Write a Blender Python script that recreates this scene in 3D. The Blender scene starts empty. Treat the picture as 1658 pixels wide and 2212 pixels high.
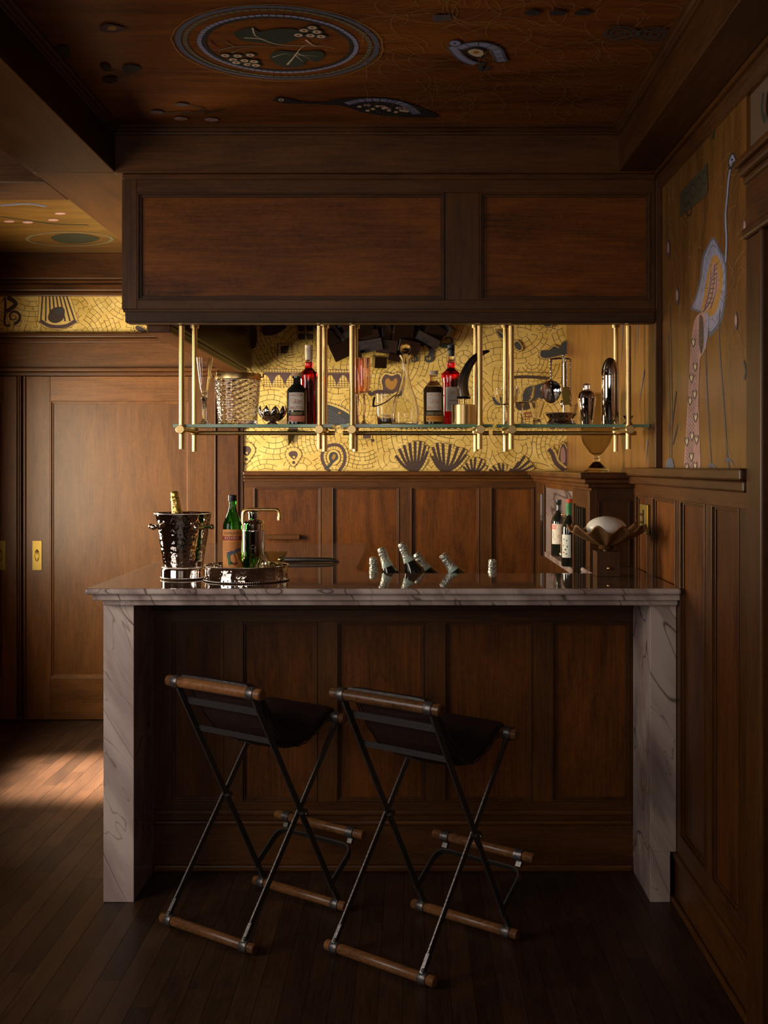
import bpy, bmesh, math, random
from mathutils import Vector, Matrix
R = math.radians
random.seed(7)
SC = bpy.context.scene
COL = SC.collection
H = 1.5            # eye height
F = 2500.0         # focal length in photo pixels (1658 wide)
CX, CY = 885.0, 1008.0   # vanishing point in the photo

# ---------------------------------------------------------------- camera
cam_d = bpy.data.cameras.new('camera'); cam = bpy.data.objects.new('camera', cam_d); COL.objects.link(cam)
cam.location = (0, 0, H); cam.rotation_euler = (R(90), 0, 0)
cam_d.sensor_fit = 'VERTICAL'; cam_d.sensor_height = 36; cam_d.sensor_width = 27
cam_d.lens = F / 2212 * 36
cam_d.shift_x = (829 - CX) / 2212
cam_d.shift_y = (CY - 1106) / 2212
cam_d.clip_start = 0.05
SC.camera = cam
SC.view_settings.view_transform = 'Standard'; SC.view_settings.look = 'None'
SC.view_settings.gamma = 1; SC.view_settings.use_curve_mapping = False
SC.view_settings.exposure = 0.0
SC.cycles.use_denoising = True
SC.cycles.max_bounces = 14; SC.cycles.transmission_bounces = 12; SC.cycles.glossy_bounces = 6
SC.cycles.diffuse_bounces = 4; SC.cycles.sample_clamp_indirect = 4.0
SC.cycles.blur_glossy = 0.6

# ---------------------------------------------------------------- light
w = bpy.data.worlds.new('world'); SC.world = w; w.use_nodes = True
w.node_tree.nodes['Background'].inputs[0].default_value = (0.55, 0.7, 1, 1)
w.node_tree.nodes['Background'].inputs[1].default_value = 0.3

def area(name, loc, target, sx, sy, power, col, spread=180):
    l = bpy.data.lights.new(name, 'AREA'); l.shape = 'RECTANGLE'; l.size = sx; l.size_y = sy
    l.energy = power; l.color = col; l.spread = R(spread)
    o = bpy.data.objects.new(name, l); COL.objects.link(o); o.location = loc
    d = Vector(target) - Vector(loc)
    o.rotation_euler = d.to_track_quat('-Z', 'Y').to_euler()
    return o
# daylight through the windows of the left wall (rear alcove), raking onto the bar
area('window_daylight', (-2.57, 5.45, 1.45), (0, 6.10, 1.60), 1.0, 1.15, 122, (1.0, 0.85, 0.60), 142)
area('window_low_sun', (-2.56, 5.60, 1.55), (-1.55, 5.62, 0.0), .70, .45, 30, (1.0, 0.84, 0.66), 15)
# daylight from the windows of the front part of the room
area('window_front_daylight', (-2.57, 2.55, 1.6), (-.6, 4.0, .9), 1.25, 1.25, 27, (1.0, 0.91, 0.83), 150)
for wx in (-1.9, -.5): area('window_behind_daylight', (wx, -1.58, 1.75), (wx + .2, 4, 1.3), 1.1, 1.45, 15, (1.0, 0.90, 0.78), 150)

# ---------------------------------------------------------------- materials
def nt(name):
    m = bpy.data.materials.new(name); m.use_nodes = True
    t = m.node_tree; return m, t, t.nodes['Principled BSDF']
def N(t, typ, **k):
    n = t.nodes.new(typ)
    for a, b in k.items(): setattr(n, a, b)
    return n
def plain(name, col, rough=.5, metal=0, trans=0, ior=1.45, bump=0, bscale=60, coat=0, spec=None, aniso=0):
    m, t, b = nt(name)
    b.inputs['Base Color'].default_value = (*col, 1); b.inputs['Roughness'].default_value = rough
    b.inputs['Metallic'].default_value = metal; b.inputs['Transmission Weight'].default_value = trans
    b.inputs['IOR'].default_value = ior; b.inputs['Coat Weight'].default_value = coat
    b.inputs['Coat Roughness'].default_value = .15
    if spec is not None: b.inputs['Specular IOR Level'].default_value = spec
    ge = N(t, 'ShaderNodeNewGeometry'); no = N(t, 'ShaderNodeTexNoise'); no.inputs['Scale'].default_value = bscale
    no.inputs['Detail'].default_value = 3
    t.links.new(ge.outputs['Position'], no.inputs['Vector'])
    if bump:
        bp = N(t, 'ShaderNodeBump'); bp.inputs['Strength'].default_value = bump; bp.inputs['Distance'].default_value = .01
        t.links.new(no.outputs[0], bp.inputs['Height']); t.links.new(bp.outputs[0], b.inputs['Normal'])
    if trans == 0:      # faint natural variation in colour
        mx = N(t, 'ShaderNodeMix', data_type='RGBA', blend_type='MULTIPLY'); mx.inputs[0].default_value = .35
        mx.inputs[6].default_value = (*col, 1); t.links.new(no.outputs[0], mx.inputs[7])
        mm = N(t, 'ShaderNodeVectorMath', operation='SCALE'); mm.inputs['Scale'].default_value = 1.2
        t.links.new(mx.outputs[2], mm.inputs[0]); t.links.new(mm.outputs[0], b.inputs['Base Color'])
    return m
def wood(name, axis, dark, light, rough=.38, fig=.5, jitter=.22, fine=1.0, spec=.28):
    m, t, b = nt(name)
    ge = N(t, 'ShaderNodeNewGeometry'); oi = N(t, 'ShaderNodeObjectInfo')
    ad = N(t, 'ShaderNodeVectorMath', operation='ADD')
    rs = N(t, 'ShaderNodeVectorMath', operation='SCALE'); rs.inputs['Scale'].default_value = 17
    cb = N(t, 'ShaderNodeCombineXYZ')
    for i in range(3): t.links.new(oi.outputs['Random'], cb.inputs[i])
    t.links.new(cb.outputs[0], rs.inputs[0]); t.links.new(ge.outputs['Position'], ad.inputs[0]); t.links.new(rs.outputs[0], ad.inputs[1])
    def scaled(s_long, s_across):
        mp = N(t, 'ShaderNodeMapping'); v = [s_across] * 3; v[axis] = s_long
        mp.inputs['Scale'].default_value = v; t.links.new(ad.outputs[0], mp.inputs['Vector']); return mp
    n1 = N(t, 'ShaderNodeTexNoise'); n1.inputs['Scale'].default_value = 1; n1.inputs['Detail'].default_value = 8; n1.inputs['Roughness'].default_value = .65
    t.links.new(scaled(6 * fine, 150 * fine).outputs[0], n1.inputs['Vector'])
    n2 = N(t, 'ShaderNodeTexNoise'); n2.inputs['Scale'].default_value = 1; n2.inputs['Detail'].default_value = 3; n2.inputs['Distortion'].default_value = 1.6
    t.links.new(scaled(1.5, 7).outputs[0], n2.inputs['Vector'])
    n3 = N(t, 'ShaderNodeTexNoise'); n3.inputs['Scale'].default_value = 1; n3.inputs['Detail'].default_value = 2; n3.inputs['Distortion'].default_value = 2.2
    t.links.new(scaled(22, 38).outputs[0], n3.inputs['Vector'])
    a1 = N(t, 'ShaderNodeMath', operation='MULTIPLY_ADD'); a1.inputs[1].default_value = .55
    t.links.new(n1.outputs[0], a1.inputs[0])
    a0 = N(t, 'ShaderNodeMath', operation='MULTIPLY'); a0.inputs[1].default_value = fig; t.links.new(n2.outputs[0], a0.inputs[0])
    a3 = N(t, 'ShaderNodeMath', operation='MULTIPLY_ADD'); a3.inputs[1].default_value = .22 if fig < .6 else .28
    t.links.new(n3.outputs[0], a3.inputs[0]); t.links.new(a0.outputs[0], a3.inputs[2])
    t.links.new(a3.outputs[0], a1.inputs[2])
    cr = N(t, 'ShaderNodeValToRGB'); e = cr.color_ramp.elements
    e[0].position = .45 if fig < .6 else .50; e[0].color = (*dark, 1); e[1].position = .82 if fig < .6 else .90; e[1].color = (*light, 1)
    t.links.new(a1.outputs[0], cr.inputs[0])
    hs = N(t, 'ShaderNodeHueSaturation')
    mr = N(t, 'ShaderNodeMapRange'); mr.inputs[3].default_value = 1 - jitter; mr.inputs[4].default_value = 1 + jitter
    t.links.new(oi.outputs['Random'], mr.inputs[0]); t.links.new(mr.outputs[0], hs.inputs['Value'])
    t.links.new(cr.outputs[0], hs.inputs['Color']); t.links.new(hs.outputs[0], b.inputs['Base Color'])
    b.inputs['Roughness'].default_value = rough; b.inputs['Specular IOR Level'].default_value = spec
    bp = N(t, 'ShaderNodeBump'); bp.inputs['Strength'].default_value = .12; bp.inputs['Distance'].default_value = .002
    t.links.new(n1.outputs[0], bp.inputs['Height']); t.links.new(bp.outputs[0], b.inputs['Normal'])
    return m
WD, WL = (.033, .0102, .0022), (.108, .037, .0060)
wood_v = wood('oak_upright', 2, WD, WL)
wood_h = wood('oak_level', 0, WD, WL)
wood_y = wood('oak_deep', 1, WD, WL)
door_v = wood('oak_door_upright', 2, (.066, .0235, .0058), (.168, .066, .0165))
door_h = wood('oak_door_level', 0, (.066, .0235, .0058), (.168, .066, .0165))
fig_v = wood('oak_figured_upright', 2, (.034, .0095, .0019), (.142, .043, .0058), fig=.62, spec=.22)
fig_h = wood('oak_figured_level', 0, (.036, .0098, .0020), (.180, .051, .0062), fig=.66, spec=.2)
old_h = wood('oak_plain_level', 0, (.022, .0088, .003), (.075, .031, .010), rough=.5)
floor_w = wood('floor_oak', 1, (.015, .0062, .0026), (.052, .0235, .0105), rough=.42, jitter=.3, spec=.35)
dowel_w = wood('dowel_wood', 0, (.045, .017, .006), (.21, .086, .030), rough=.30, fine=.8)
lamp_w = wood('lamp_shade_wood', 2, (.16, .072, .026), (.36, .18, .07), rough=.55, fine=.7)
box_w = wood('lamp_box_wood', 2, (.04, .016, .006), (.12, .05, .016))
ceil_w = wood('ceiling_painted_wood', 0, (.040, .0105, .002), (.215, .062, .009), fig=.72, jitter=0)
ceil_g = wood('ceiling_green_painted', 0, (.055, .026, .005), (.15, .070, .013), fig=.7, jitter=0)
wallp = wood('mural_wood_ground', 2, (.045, .0175, .0035), (.185, .074, .0145), fig=.8, jitter=0, rough=.34, spec=.45)
dark_wood = plain('dark_stain_and_shade', (.017, .0075, .005), .22, bump=.05)  # stain of the blocks; on the canopy side it stands in for shade

def marble(name, base, alt, vein, vscale=2.1, rough=.07):
    m, t, b = nt(name)
    ge = N(t, 'ShaderNodeNewGeometry')
    m0 = N(t, 'ShaderNodeMapping'); m0.inputs['Rotation'].default_value = (R(8), R(27), R(10)); t.links.new(ge.outputs['Position'], m0.inputs['Vector'])
    mp = N(t, 'ShaderNodeMapping'); mp.inputs['Scale'].default_value = (2.6, 1.8, .48); t.links.new(m0.outputs[0], mp.inputs['Vector'])
    cl = N(t, 'ShaderNodeTexNoise'); cl.inputs['Scale'].default_value = 3.2; cl.inputs['Detail'].default_value = 5
    t.links.new(mp.outputs[0], cl.inputs['Vector'])
    cr = N(t, 'ShaderNodeValToRGB'); e = cr.color_ramp.elements
    e[0].position = .38; e[0].color = (*alt, 1); e[1].position = .62; e[1].color = (*base, 1)
    t.links.new(cl.outputs[0], cr.inputs[0]); last = cr.outputs[0]
    # rust coloured patches
    n = N(t, 'ShaderNodeTexNoise'); n.inputs['Scale'].default_value = 4.1; n.inputs['Detail'].default_value = 3; t.links.new(mp.outputs[0], n.inputs['Vector'])
    r2 = N(t, 'ShaderNodeValToRGB'); r2.color_ramp.elements[0].position = .66; r2.color_ramp.elements[0].color = (0, 0, 0, 1); r2.color_ramp.elements[1].position = .78; r2.color_ramp.elements[1].color = (.6, .6, .6, 1)
    t.links.new(n.outputs[0], r2.inputs[0])
    mx = N(t, 'ShaderNodeMix', data_type='RGBA'); t.links.new(r2.outputs[0], mx.inputs[0]); t.links.new(last, mx.inputs[6]); mx.inputs[7].default_value = (.22, .06, .025, 1); last = mx.outputs[2]
    for sc, wd, st, off in ((vscale, .0075, .85, 0), (vscale * 1.7, .005, .45, 5.3), (vscale * .8, .022, .30, 9.1)):
        o = N(t, 'ShaderNodeVectorMath', operation='ADD'); o.inputs[1].default_value = (off,) * 3; t.links.new(mp.outputs[0], o.inputs[0])
        n = N(t, 'ShaderNodeTexNoise'); n.inputs['Scale'].default_value = sc; n.inputs['Detail'].default_value = 3.2; n.inputs['Roughness'].default_value = .45; n.inputs['Distortion'].default_value = .25
        t.links.new(o.outputs[0], n.inputs['Vector'])
        s = N(t, 'ShaderNodeMath', operation='SUBTRACT'); s.inputs[1].default_value = .5; t.links.new(n.outputs[0], s.inputs[0])
        ab = N(t, 'ShaderNodeMath', operation='ABSOLUTE'); t.links.new(s.outputs[0], ab.inputs[0])
        mr = N(t, 'ShaderNodeMapRange'); mr.interpolation_type = 'SMOOTHSTEP'; mr.inputs[1].default_value = 0; mr.inputs[2].default_value = wd; mr.inputs[3].default_value = st; mr.inputs[4].default_value = 0
        t.links.new(ab.outputs[0], mr.inputs[0])
        mx = N(t, 'ShaderNodeMix', data_type='RGBA'); t.links.new(mr.outputs[0], mx.inputs[0]); t.links.new(last, mx.inputs[6]); mx.inputs[7].default_value = (*vein, 1); last = mx.outputs[2]
    t.links.new(last, b.inputs['Base Color']); b.inputs['Roughness'].default_value = rough
    return m
marble_m = marble('pink_grey_marble', (.58, .455, .405), (.33, .235, .212), (.085, .060, .048), 1.7)
marble_top = marble('marble_top_reflection_brown', (.13, .075, .050), (.085, .048, .034), (.03, .02, .015), 1.2, .035)  # brown of the reflected wood is put into this top colour

gold_leaf, t, b = nt('gold_leaf_ground')
ge = N(t, 'ShaderNodeNewGeometry'); n = N(t, 'ShaderNodeTexNoise'); n.inputs['Scale'].default_value = 5; n.inputs['Detail'].default_value = 6
n.inputs['Roughness'].default_value = .7
t.links.new(ge.outputs['Position'], n.inputs['Vector'])
cr = N(t, 'ShaderNodeValToRGB'); cr.color_ramp.elements[0].position = .35; cr.color_ramp.elements[0].color = (.64, .41, .085, 1)
cr.color_ramp.elements[1].position = .68; cr.color_ramp.elements[1].color = (.97, .71, .25, 1)
t.links.new(n.outputs[0], cr.inputs[0]); t.links.new(cr.outputs[0], b.inputs['Base Color'])
b.inputs['Metallic'].default_value = .35; b.inputs['Roughness'].default_value = .42
brass = plain('brushed_brass', (.72, .50, .22), .33, 1, bump=.04, bscale=300)
brass_old = plain('aged_brass', (.30, .20, .052), .46, 1, bump=.05, bscale=80)
silver = plain('polished_silver', (.80, .72, .66), .04, 1)
hammered, t, b = nt('hammered_silver')
b.inputs['Base Color'].default_value = (.78, .70, .64, 1); b.inputs['Metallic'].default_value = 1; b.inputs['Roughness'].default_value = .05
ge = N(t, 'ShaderNodeNewGeometry'); v = N(t, 'ShaderNodeTexVoronoi', feature='SMOOTH_F1'); v.inputs['Scale'].default_value = 82
t.links.new(ge.outputs['Position'], v.inputs['Vector']); bp = N(t, 'ShaderNodeBump'); bp.inputs['Strength'].default_value = .28; bp.inputs['Distance'].default_value = .005
t.links.new(v.outputs['Distance'], bp.inputs['Height']); t.links.new(bp.outputs[0], b.inputs['Normal'])
iron = plain('blued_iron', (.12, .105, .098), .38, .8, bump=.12, bscale=120)
leather = plain('dark_brown_leather', (.020, .0085, .006), .48, bump=.25, bscale=40, spec=.4)
lace = plain('leather_lace', (.02, .014, .012), .35)
glass = plain('clear_glass', (1, 1, 1), .0, trans=1, ior=1.45)
glass_pink = plain('pink_glass', (.95, .72, .70), .0, trans=1)
glass_amber = plain('amber_glass', (.64, .59, .47), .02, trans=1, ior=1.18)
glass_green = plain('green_bottle_glass', (.05, .42, .05), .02, trans=1, ior=1.3)
glass_olive = plain('olive_glass', (.74, .74, .54), .0, trans=1, ior=1.13)
shelf_g = plain('shelf_glass', (.93, .98, .95), .0, trans=1, ior=1.1)
shelf_edge = plain('shelf_glass_edge', (.30, .52, .33), .12, trans=.35)
black_glass = plain('near_black_bottle_glass', (.012, .012, .010), .04, spec=.7)
liq_red = plain('red_liqueur', (.78, .01, .015), .0, trans=1, ior=1.33)
liq_red_o = plain('red_liqueur_label_shade', (.55, .012, .02), .1)
liq_brown = plain('brown_amaro', (.09, .05, .02), .05, spec=.6)
cork = plain('pale_wood_stopper', (.60, .36, .20), .6)
wax = plain('beige_capsule', (.62, .50, .36), .5)
black_cap = plain('black_cap', (.012, .012, .014), .3)
foil_gold = plain('gold_foil', (.66, .46, .13), .28, .9, bump=.5, bscale=90)
foil_silver = plain('champagne_foil', (.50, .50, .44), .3, .75, bump=.6, bscale=110)
foil_mint = plain('pale_green_collar', (.42, .55, .47), .45)
cream = plain('cream_paper', (.72, .64, .54), .7)
white_paper = plain('white_paper', (.66, .66, .62), .7)
ink_red = plain('brick_red_ink', (.42, .05, .02), .7)
ink_orange = plain('orange_ink', (.80, .33, .04), .7)
ink_black = plain('black_ink', (.015, .013, .012), .6)
ink_gold = plain('gold_ink', (.75, .55, .2), .5)
ink_pink = plain('coral_ink', (.72, .18, .14), .6)
orange_paper = plain('orange_paper', (.80, .33, .09), .6)
ink_blue = plain('slate_blue_ink', (.10, .11, .16), .6)
ink_green = plain('leaf_green_ink', (.05, .20, .08), .6)
globe_m = plain('opal_globe', (.80, .74, .66), .35)
horn_m, t, b = nt('polished_horn')
ge = N(t, 'ShaderNodeNewGeometry'); sp = N(t, 'ShaderNodeSeparateXYZ'); t.links.new(ge.outputs['Position'], sp.inputs[0])
n = N(t, 'ShaderNodeTexNoise'); n.inputs['Scale'].default_value = 30; t.links.new(ge.outputs['Position'], n.inputs['Vector'])
ml = N(t, 'ShaderNodeMath', operation='MULTIPLY_ADD'); ml.inputs[1].default_value = .05; t.links.new(n.outputs[0], ml.inputs[0]); t.links.new(sp.outputs[2], ml.inputs[2])
cr = N(t, 'ShaderNodeValToRGB'); mr = N(t, 'ShaderNodeMapRange'); mr.inputs[1].default_value = 1.79; mr.inputs[2].default_value = 1.93
t.links.new(ml.outputs[0], mr.inputs[0]); t.links.new(mr.outputs[0], cr.inputs[0])
cr.color_ramp.elements[0].color = (.16, .085, .035, 1); cr.color_ramp.elements[1].color = (.008, .007, .006, 1); cr.color_ramp.elements[1].position = .7
t.links.new(cr.outputs[0], b.inputs['Base Color']); b.inputs['Roughness'].default_value = .22
wall_dark = plain('plain_room_wall', (.10, .055, .028), .8)
shadow_gap = plain('dark_gap', (.01, .006, .004), .8)
# mural paints
P_line = plain('paint_thin_brown_line', (.075, .040, .014), .7)
P_brown = plain('paint_dark_brown', (.055, .030, .024), .65)
P_plum = plain('paint_plum', (.085, .045, .045), .65)
P_slate = plain('paint_slate', (.045, .045, .050), .65)
P_black = plain('paint_soft_black', (.016, .013, .012), .65)
P_lilac = plain('paint_lilac', (.24, .235, .36), .6)
P_lilac_d = plain('paint_dusky_blue', (.085, .085, .125), .6)
P_pink = plain('paint_dusty_pink', (.36, .19, .17), .6)
P_cream = plain('paint_cream', (.58, .44, .28), .6)
P_ochre = plain('paint_ochre', (.36, .17, .03), .6)
P_green = plain('paint_dark_green', (.016, .020, .009), .65)
P_red = plain('paint_red', (.25, .03, .02), .6)
P_scratch = plain('paint_gold_scratch', (.30, .165, .05), .6)
P_gold = plain('paint_gold', (.75, .52, .16), .45, .3)
P_umber = plain('paint_umber', (.050, .034, .014), .65)
P_olive = plain('paint_olive_grey', (.14, .11, .055), .65)

# ---------------------------------------------------------------- mesh helpers
def link(name, me, m, parent=None):
    o = bpy.data.objects.new(name, me); COL.objects.link(o)
    for x in (m if isinstance(m, (list, tuple)) else [m]): me.materials.append(x)
    if parent is not None: o.parent = parent; o.matrix_parent_inverse = Matrix.Identity(4)
    return o
def root(name, label, cat, loc=(0, 0, 0), rz=0, group=None):
    o = bpy.data.objects.new(name, None); COL.objects.link(o); o.location = loc; o.rotation_euler = (0, 0, rz)
    o.empty_display_size = .05
    o['label'] = label; o['category'] = cat
    if group: o['group'] = group
    return o
def struct(name, loc=(0, 0, 0)):
    o = bpy.data.objects.new(name, None); COL.objects.link(o); o['kind'] = 'structure'; o.location = loc
    return o
def dup(o, parent=None, loc=None, label=None, group=None):
    c = o.copy(); COL.objects.link(c); c.parent = parent
    if loc is not None: c.location = loc
    if label: c['label'] = label
    if group: c['group'] = group
    for ch in list(o.children): dup(ch, c)
    return c
class MB:
    """collects simple shapes, then builds one mesh object"""
    def __init__(s): s.v = []; s.f = []; s.mi = []; s.sm = []
    def add(s, vs, fs, mi=0, smooth=False):
        n = len(s.v); s.v += [tuple(p) for p in vs]
        for f in fs: s.f.append(tuple(i + n for i in f)); s.mi.append(mi); s.sm.append(smooth)
    def box(s, x0, x1, y0, y1, z0, z1, mi=0):
        if x0 > x1: x0, x1 = x1, x0
        if y0 > y1: y0, y1 = y1, y0
        if z0 > z1: z0, z1 = z1, z0
        s.add([(x, y, z) for x in (x0, x1) for y in (y0, y1) for z in (z0, z1)],
              [(0, 1, 3, 2), (4, 6, 7, 5), (0, 4, 5, 1), (2, 3, 7, 6), (0, 2, 6, 4), (1, 5, 7, 3)], mi)
        return s
    def bar(s, p, q, wx, wz, side=(1, 0, 0), mi=0):
        """flat bar from p to q; wx along side, wz across"""
        p, q = Vector(p), Vector(q); d = (q - p).normalized(); a = Vector(side); a = (a - d * a.dot(d)).normalized(); b = d.cross(a)
        vs = [c + a * sx * wx / 2 + b * sz * wz / 2 for c in (p, q) for sx, sz in ((-1, -1), (1, -1), (1, 1), (-1, 1))]
        s.add(vs, [(0, 3, 2, 1), (4, 5, 6, 7), (0, 1, 5, 4), (1, 2, 6, 5), (2, 3, 7, 6), (3, 0, 4, 7)], mi); return s
    def tube(s, pts, r, n=16, mi=0, cap=True, flat=None):
        pts = [Vector(p) for p in pts]; rr = r if isinstance(r, (list, tuple)) else [r] * len(pts)
        up = None; vs = []; 
        for i, p in enumerate(pts):
            a = pts[max(i - 1, 0)]; c = pts[min(i + 1, len(pts) - 1)]; d = (c - a).normalized()
            if up is None: up = Vector((0, 0, 1)) if abs(d.z) < .9 else Vector((1, 0, 0))
            x = d.cross(up); x.normalize(); u = x.cross(d).normalized(); up = u
            for k in range(n):
                t = 2 * math.pi * k / n; vs.append(p + (x * math.cos(t) + u * math.sin(t) * (flat or 1)) * rr[i])
        fs = []
        for i in range(len(pts) - 1):
            for k in range(n): fs.append((i * n + k, i * n + (k + 1) % n, (i + 1) * n + (k + 1) % n, (i + 1) * n + k))
        s.add(vs, fs, mi, True)
        if cap:
            m = len(s.v) - len(vs)
            s.f.append(tuple(m + k for k in reversed(range(n)))); s.mi.append(mi); s.sm.append(False)
            s.f.append(tuple(m + (len(pts) - 1) * n + k for k in range(n))); s.mi.append(mi); s.sm.append(False)
        return s
    def lathe(s, prof, c=(0, 0, 0), n=32, mi=0, fn=None, smooth=True):
        """prof: (r,z) list; fn(angle,r,z)->r scale"""
        vs = []; fs = []
        for r, z in prof:
            for k in range(n):
                a = 2 * math.pi * k / n; q = r * (fn(a, r, z) if fn else 1)
                vs.append((c[0] + q * math.cos(a), c[1] + q * math.sin(a), c[2] + z))
        for i in range(len(prof) - 1):
            for k in range(n): fs.append((i * n + k, i * n + (k + 1) % n, (i + 1) * n + (k + 1) % n, (i + 1) * n + k))
        s.add(vs, fs, mi, smooth); return s
    def beads(s, r, z, n, br, c=(0, 0, 0), mi=0):
        for k in range(n):
            a = 2 * math.pi * k / n; s.ball((c[0] + r * math.cos(a), c[1] + r * math.sin(a), c[2] + z), br, 6, 4, mi)
        return s
    def ball(s, c, r, n=16, m=10, mi=0, sz=1):
        pr = [(max(1e-5, r * math.sin(math.pi * i / m)), -r * sz * math.cos(math.pi * i / m)) for i in range(m + 1)]
        return s.lathe(pr, c, n, mi)
    def build(s, name, m, parent=None, bevel=0, kind=None, mat4=None):
        me = bpy.data.meshes.new(name); vs = s.v
        if mat4 is not None: vs = [tuple(mat4 @ Vector(p)) for p in vs]
        me.from_pydata(vs, [], s.f)
        me.polygons.foreach_set('material_index', s.mi); me.polygons.foreach_set('use_smooth', s.sm)
        me.update()
        if any(s.sm): me.set_sharp_from_angle(angle=R(42))
        o = link(name, me, m, parent)
        if bevel:
            md = o.modifiers.new('bevel', 'BEVEL'); md.width = bevel; md.segments = 2; md.limit_method = 'ANGLE'; md.angle_limit = R(50)
        if kind: o['kind'] = kind
        return o
def box(name, m, parent, x0, x1, y0, y1, z0, z1, bevel=0):
    return MB().box(x0, x1, y0, y1, z0, z1).build(name, m, parent, bevel)
def fillet(pts, r, n=5):
    """round the corners of a polyline"""
    pts = [Vector(p) for p in pts]; out = [pts[0]]
    for i in range(1, len(pts) - 1):
        a, b, c = pts[i - 1], pts[i], pts[i + 1]; p = b + (a - b).normalized() * r; q = b + (c - b).normalized() * r
        for k in range(n + 1):
            t = k / n; out.append(p * (1 - t) ** 2 + b * 2 * t * (1 - t) + q * t * t)
    out.append(pts[-1]); return out
def smooth(pts, n=6, closed=False):
    """Catmull-Rom"""
    P = [Vector(p) for p in pts]; L = len(P); out = []
    g = (lambda i: P[i % L]) if closed else (lambda i: P[max(0, min(L - 1, i))])
    for i in range(L if closed else L - 1):
        a, b, c, d = g(i - 1), g(i), g(i + 1), g(i + 2)
        for k in range(n):
            t = k / n
            out.append(.5 * ((2 * b) + (c - a) * t + (2 * a - 5 * b + 4 * c - d) * t * t + (3 * b - a - 3 * c + d) * t ** 3))
    if not closed: out.append(P[-1])
    return out
_font = {}
def text_geo(s, size):
    """letters as flat triangles, centred: list of verts (x,y) and faces"""
    cu = bpy.data.curves.new('t', 'FONT'); cu.body = s; cu.size = size; cu.align_x = 'CENTER'; cu.align_y = 'CENTER'; cu.resolution_u = 3
    o = bpy.data.objects.new('t', cu); COL.objects.link(o)
    dg = bpy.context.evaluated_depsgraph_get(); me = bpy.data.meshes.new_from_object(o.evaluated_get(dg))
    vs = [(v.co.x, v.co.y) for v in me.vertices]; fs = [tuple(p.vertices) for p in me.polygons]
    bpy.data.objects.remove(o); bpy.data.curves.remove(cu); bpy.data.meshes.remove(me)
    return vs, fs
class Cyl:
    """prints on a cylindrical label facing -Y, in the object's local frame"""
    def __init__(s, r, rot=0): s.r = r; s.rot = rot; s.mb = MB(); s.k = 0
    def P(s, x, z, d):
        a = x / s.r - math.pi / 2 + s.rot; r = s.r + d; return (r * math.cos(a), r * math.sin(a), z)
    def rect(s, x0, x1, z0, z1, mi):
        s.k += 1; n = max(2, int(abs(x1 - x0) / s.r / .14)); d = .0004 + s.k * .00018
        vs = [s.P(x0 + (x1 - x0) * i / n, z, d) for i in range(n + 1) for z in (z0, z1)]
        s.mb.add(vs, [(2 * i, 2 * i + 2, 2 * i + 3, 2 * i + 1) for i in range(n)], mi)
    def text(s, t, x, z, size, mi, width=None):
        s.k += 1; d = .0004 + s.k * .00018; vs, fs = text_geo(t, size)
        sx = 1
        if width: sx = width / max(1e-6, max(v[0] for v in vs) - min(v[0] for v in vs))
        s.mb.add([s.P(x + v[0] * sx, z + v[1], d) for v in vs], fs, mi)
    def stroke(s, pts, wd, mi):
        s.k += 1; d = .0004 + s.k * .00018
        for a, b in zip(pts, pts[1:]):
            a, b = Vector(a), Vector(b); t = (b - a)
            if t.length < 1e-7: continue
            nn = Vector((-t.y, t.x)).normalized() * wd / 2
            s.mb.add([s.P(*(q), d) for q in (a - nn, b - nn, b + nn, a + nn)], [(0, 1, 2, 3)], mi)

# ---------------------------------------------------------------- key planes
YB = 6.88      # rear wall
XR = .94       # right wall
YF = 4.27      # canopy face
def at(px, py, D): return Vector(((px - CX) * D / F, D, H - (py - CY) * D / F))

class Face:
    """builds joinery on a wall face: a = along, b = up, d = out of the wall"""
    def __init__(s, kind, plane): s.kind = kind; s.p = plane
    def box(s, name, m, parent, a0, a1, b0, b1, d0, d1, bevel=0):
        if s.kind == 'back': return box(name, m, parent, a0, a1, s.p - d1, s.p - d0, b0, b1, bevel)
        if s.kind == 'right': return box(name, m, parent, s.p - d1, s.p - d0, a0, a1, b0, b1, bevel)
        if s.kind == 'ceiling': return box(name, m, parent, a0, a1, b0, b1, s.p - d1, s.p - d0, bevel)
    def mb(s, m, a0, a1, b0, b1, d0, d1):
        if s.kind == 'back': m.box(a0, a1, s.p - d1, s.p - d0, b0, b1)
        if s.kind == 'right': m.box(s.p - d1, s.p - d0, a0, a1, b0, b1)
    def pt(s, a, b, d):
        if s.kind == 'back': return (a, s.p - d, b)
        if s.kind == 'right': return (s.p - d, a, b)
        if s.kind == 'ceiling': return (a, b, s.p - d)
    def panel(s, parent, a0, a1, b0, b1, d, m, mm, depth=.012, mw=.014, label=None):
        """recessed panel with a moulding frame; d = level of the stiles"""
        s.box('panel', m, parent, a0, a1, b0, b1, 0, d - depth)
        k = MB()
        for i, (lvl, wdt) in enumerate(((d + .003, mw * .45), (d - depth * .55, mw))):
            s.mb(k, a0, a0 + wdt, b0, b1, d - depth, lvl); s.mb(k, a1 - wdt, a1, b0, b1, d - depth, lvl)
            s.mb(k, a0 + wdt, a1 - wdt, b0, b0 + wdt, d - depth, lvl); s.mb(k, a0 + wdt, a1 - wdt, b1 - wdt, b1, d - depth, lvl)
        k.build('panel_moulding', mm, parent, .0015)

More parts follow.
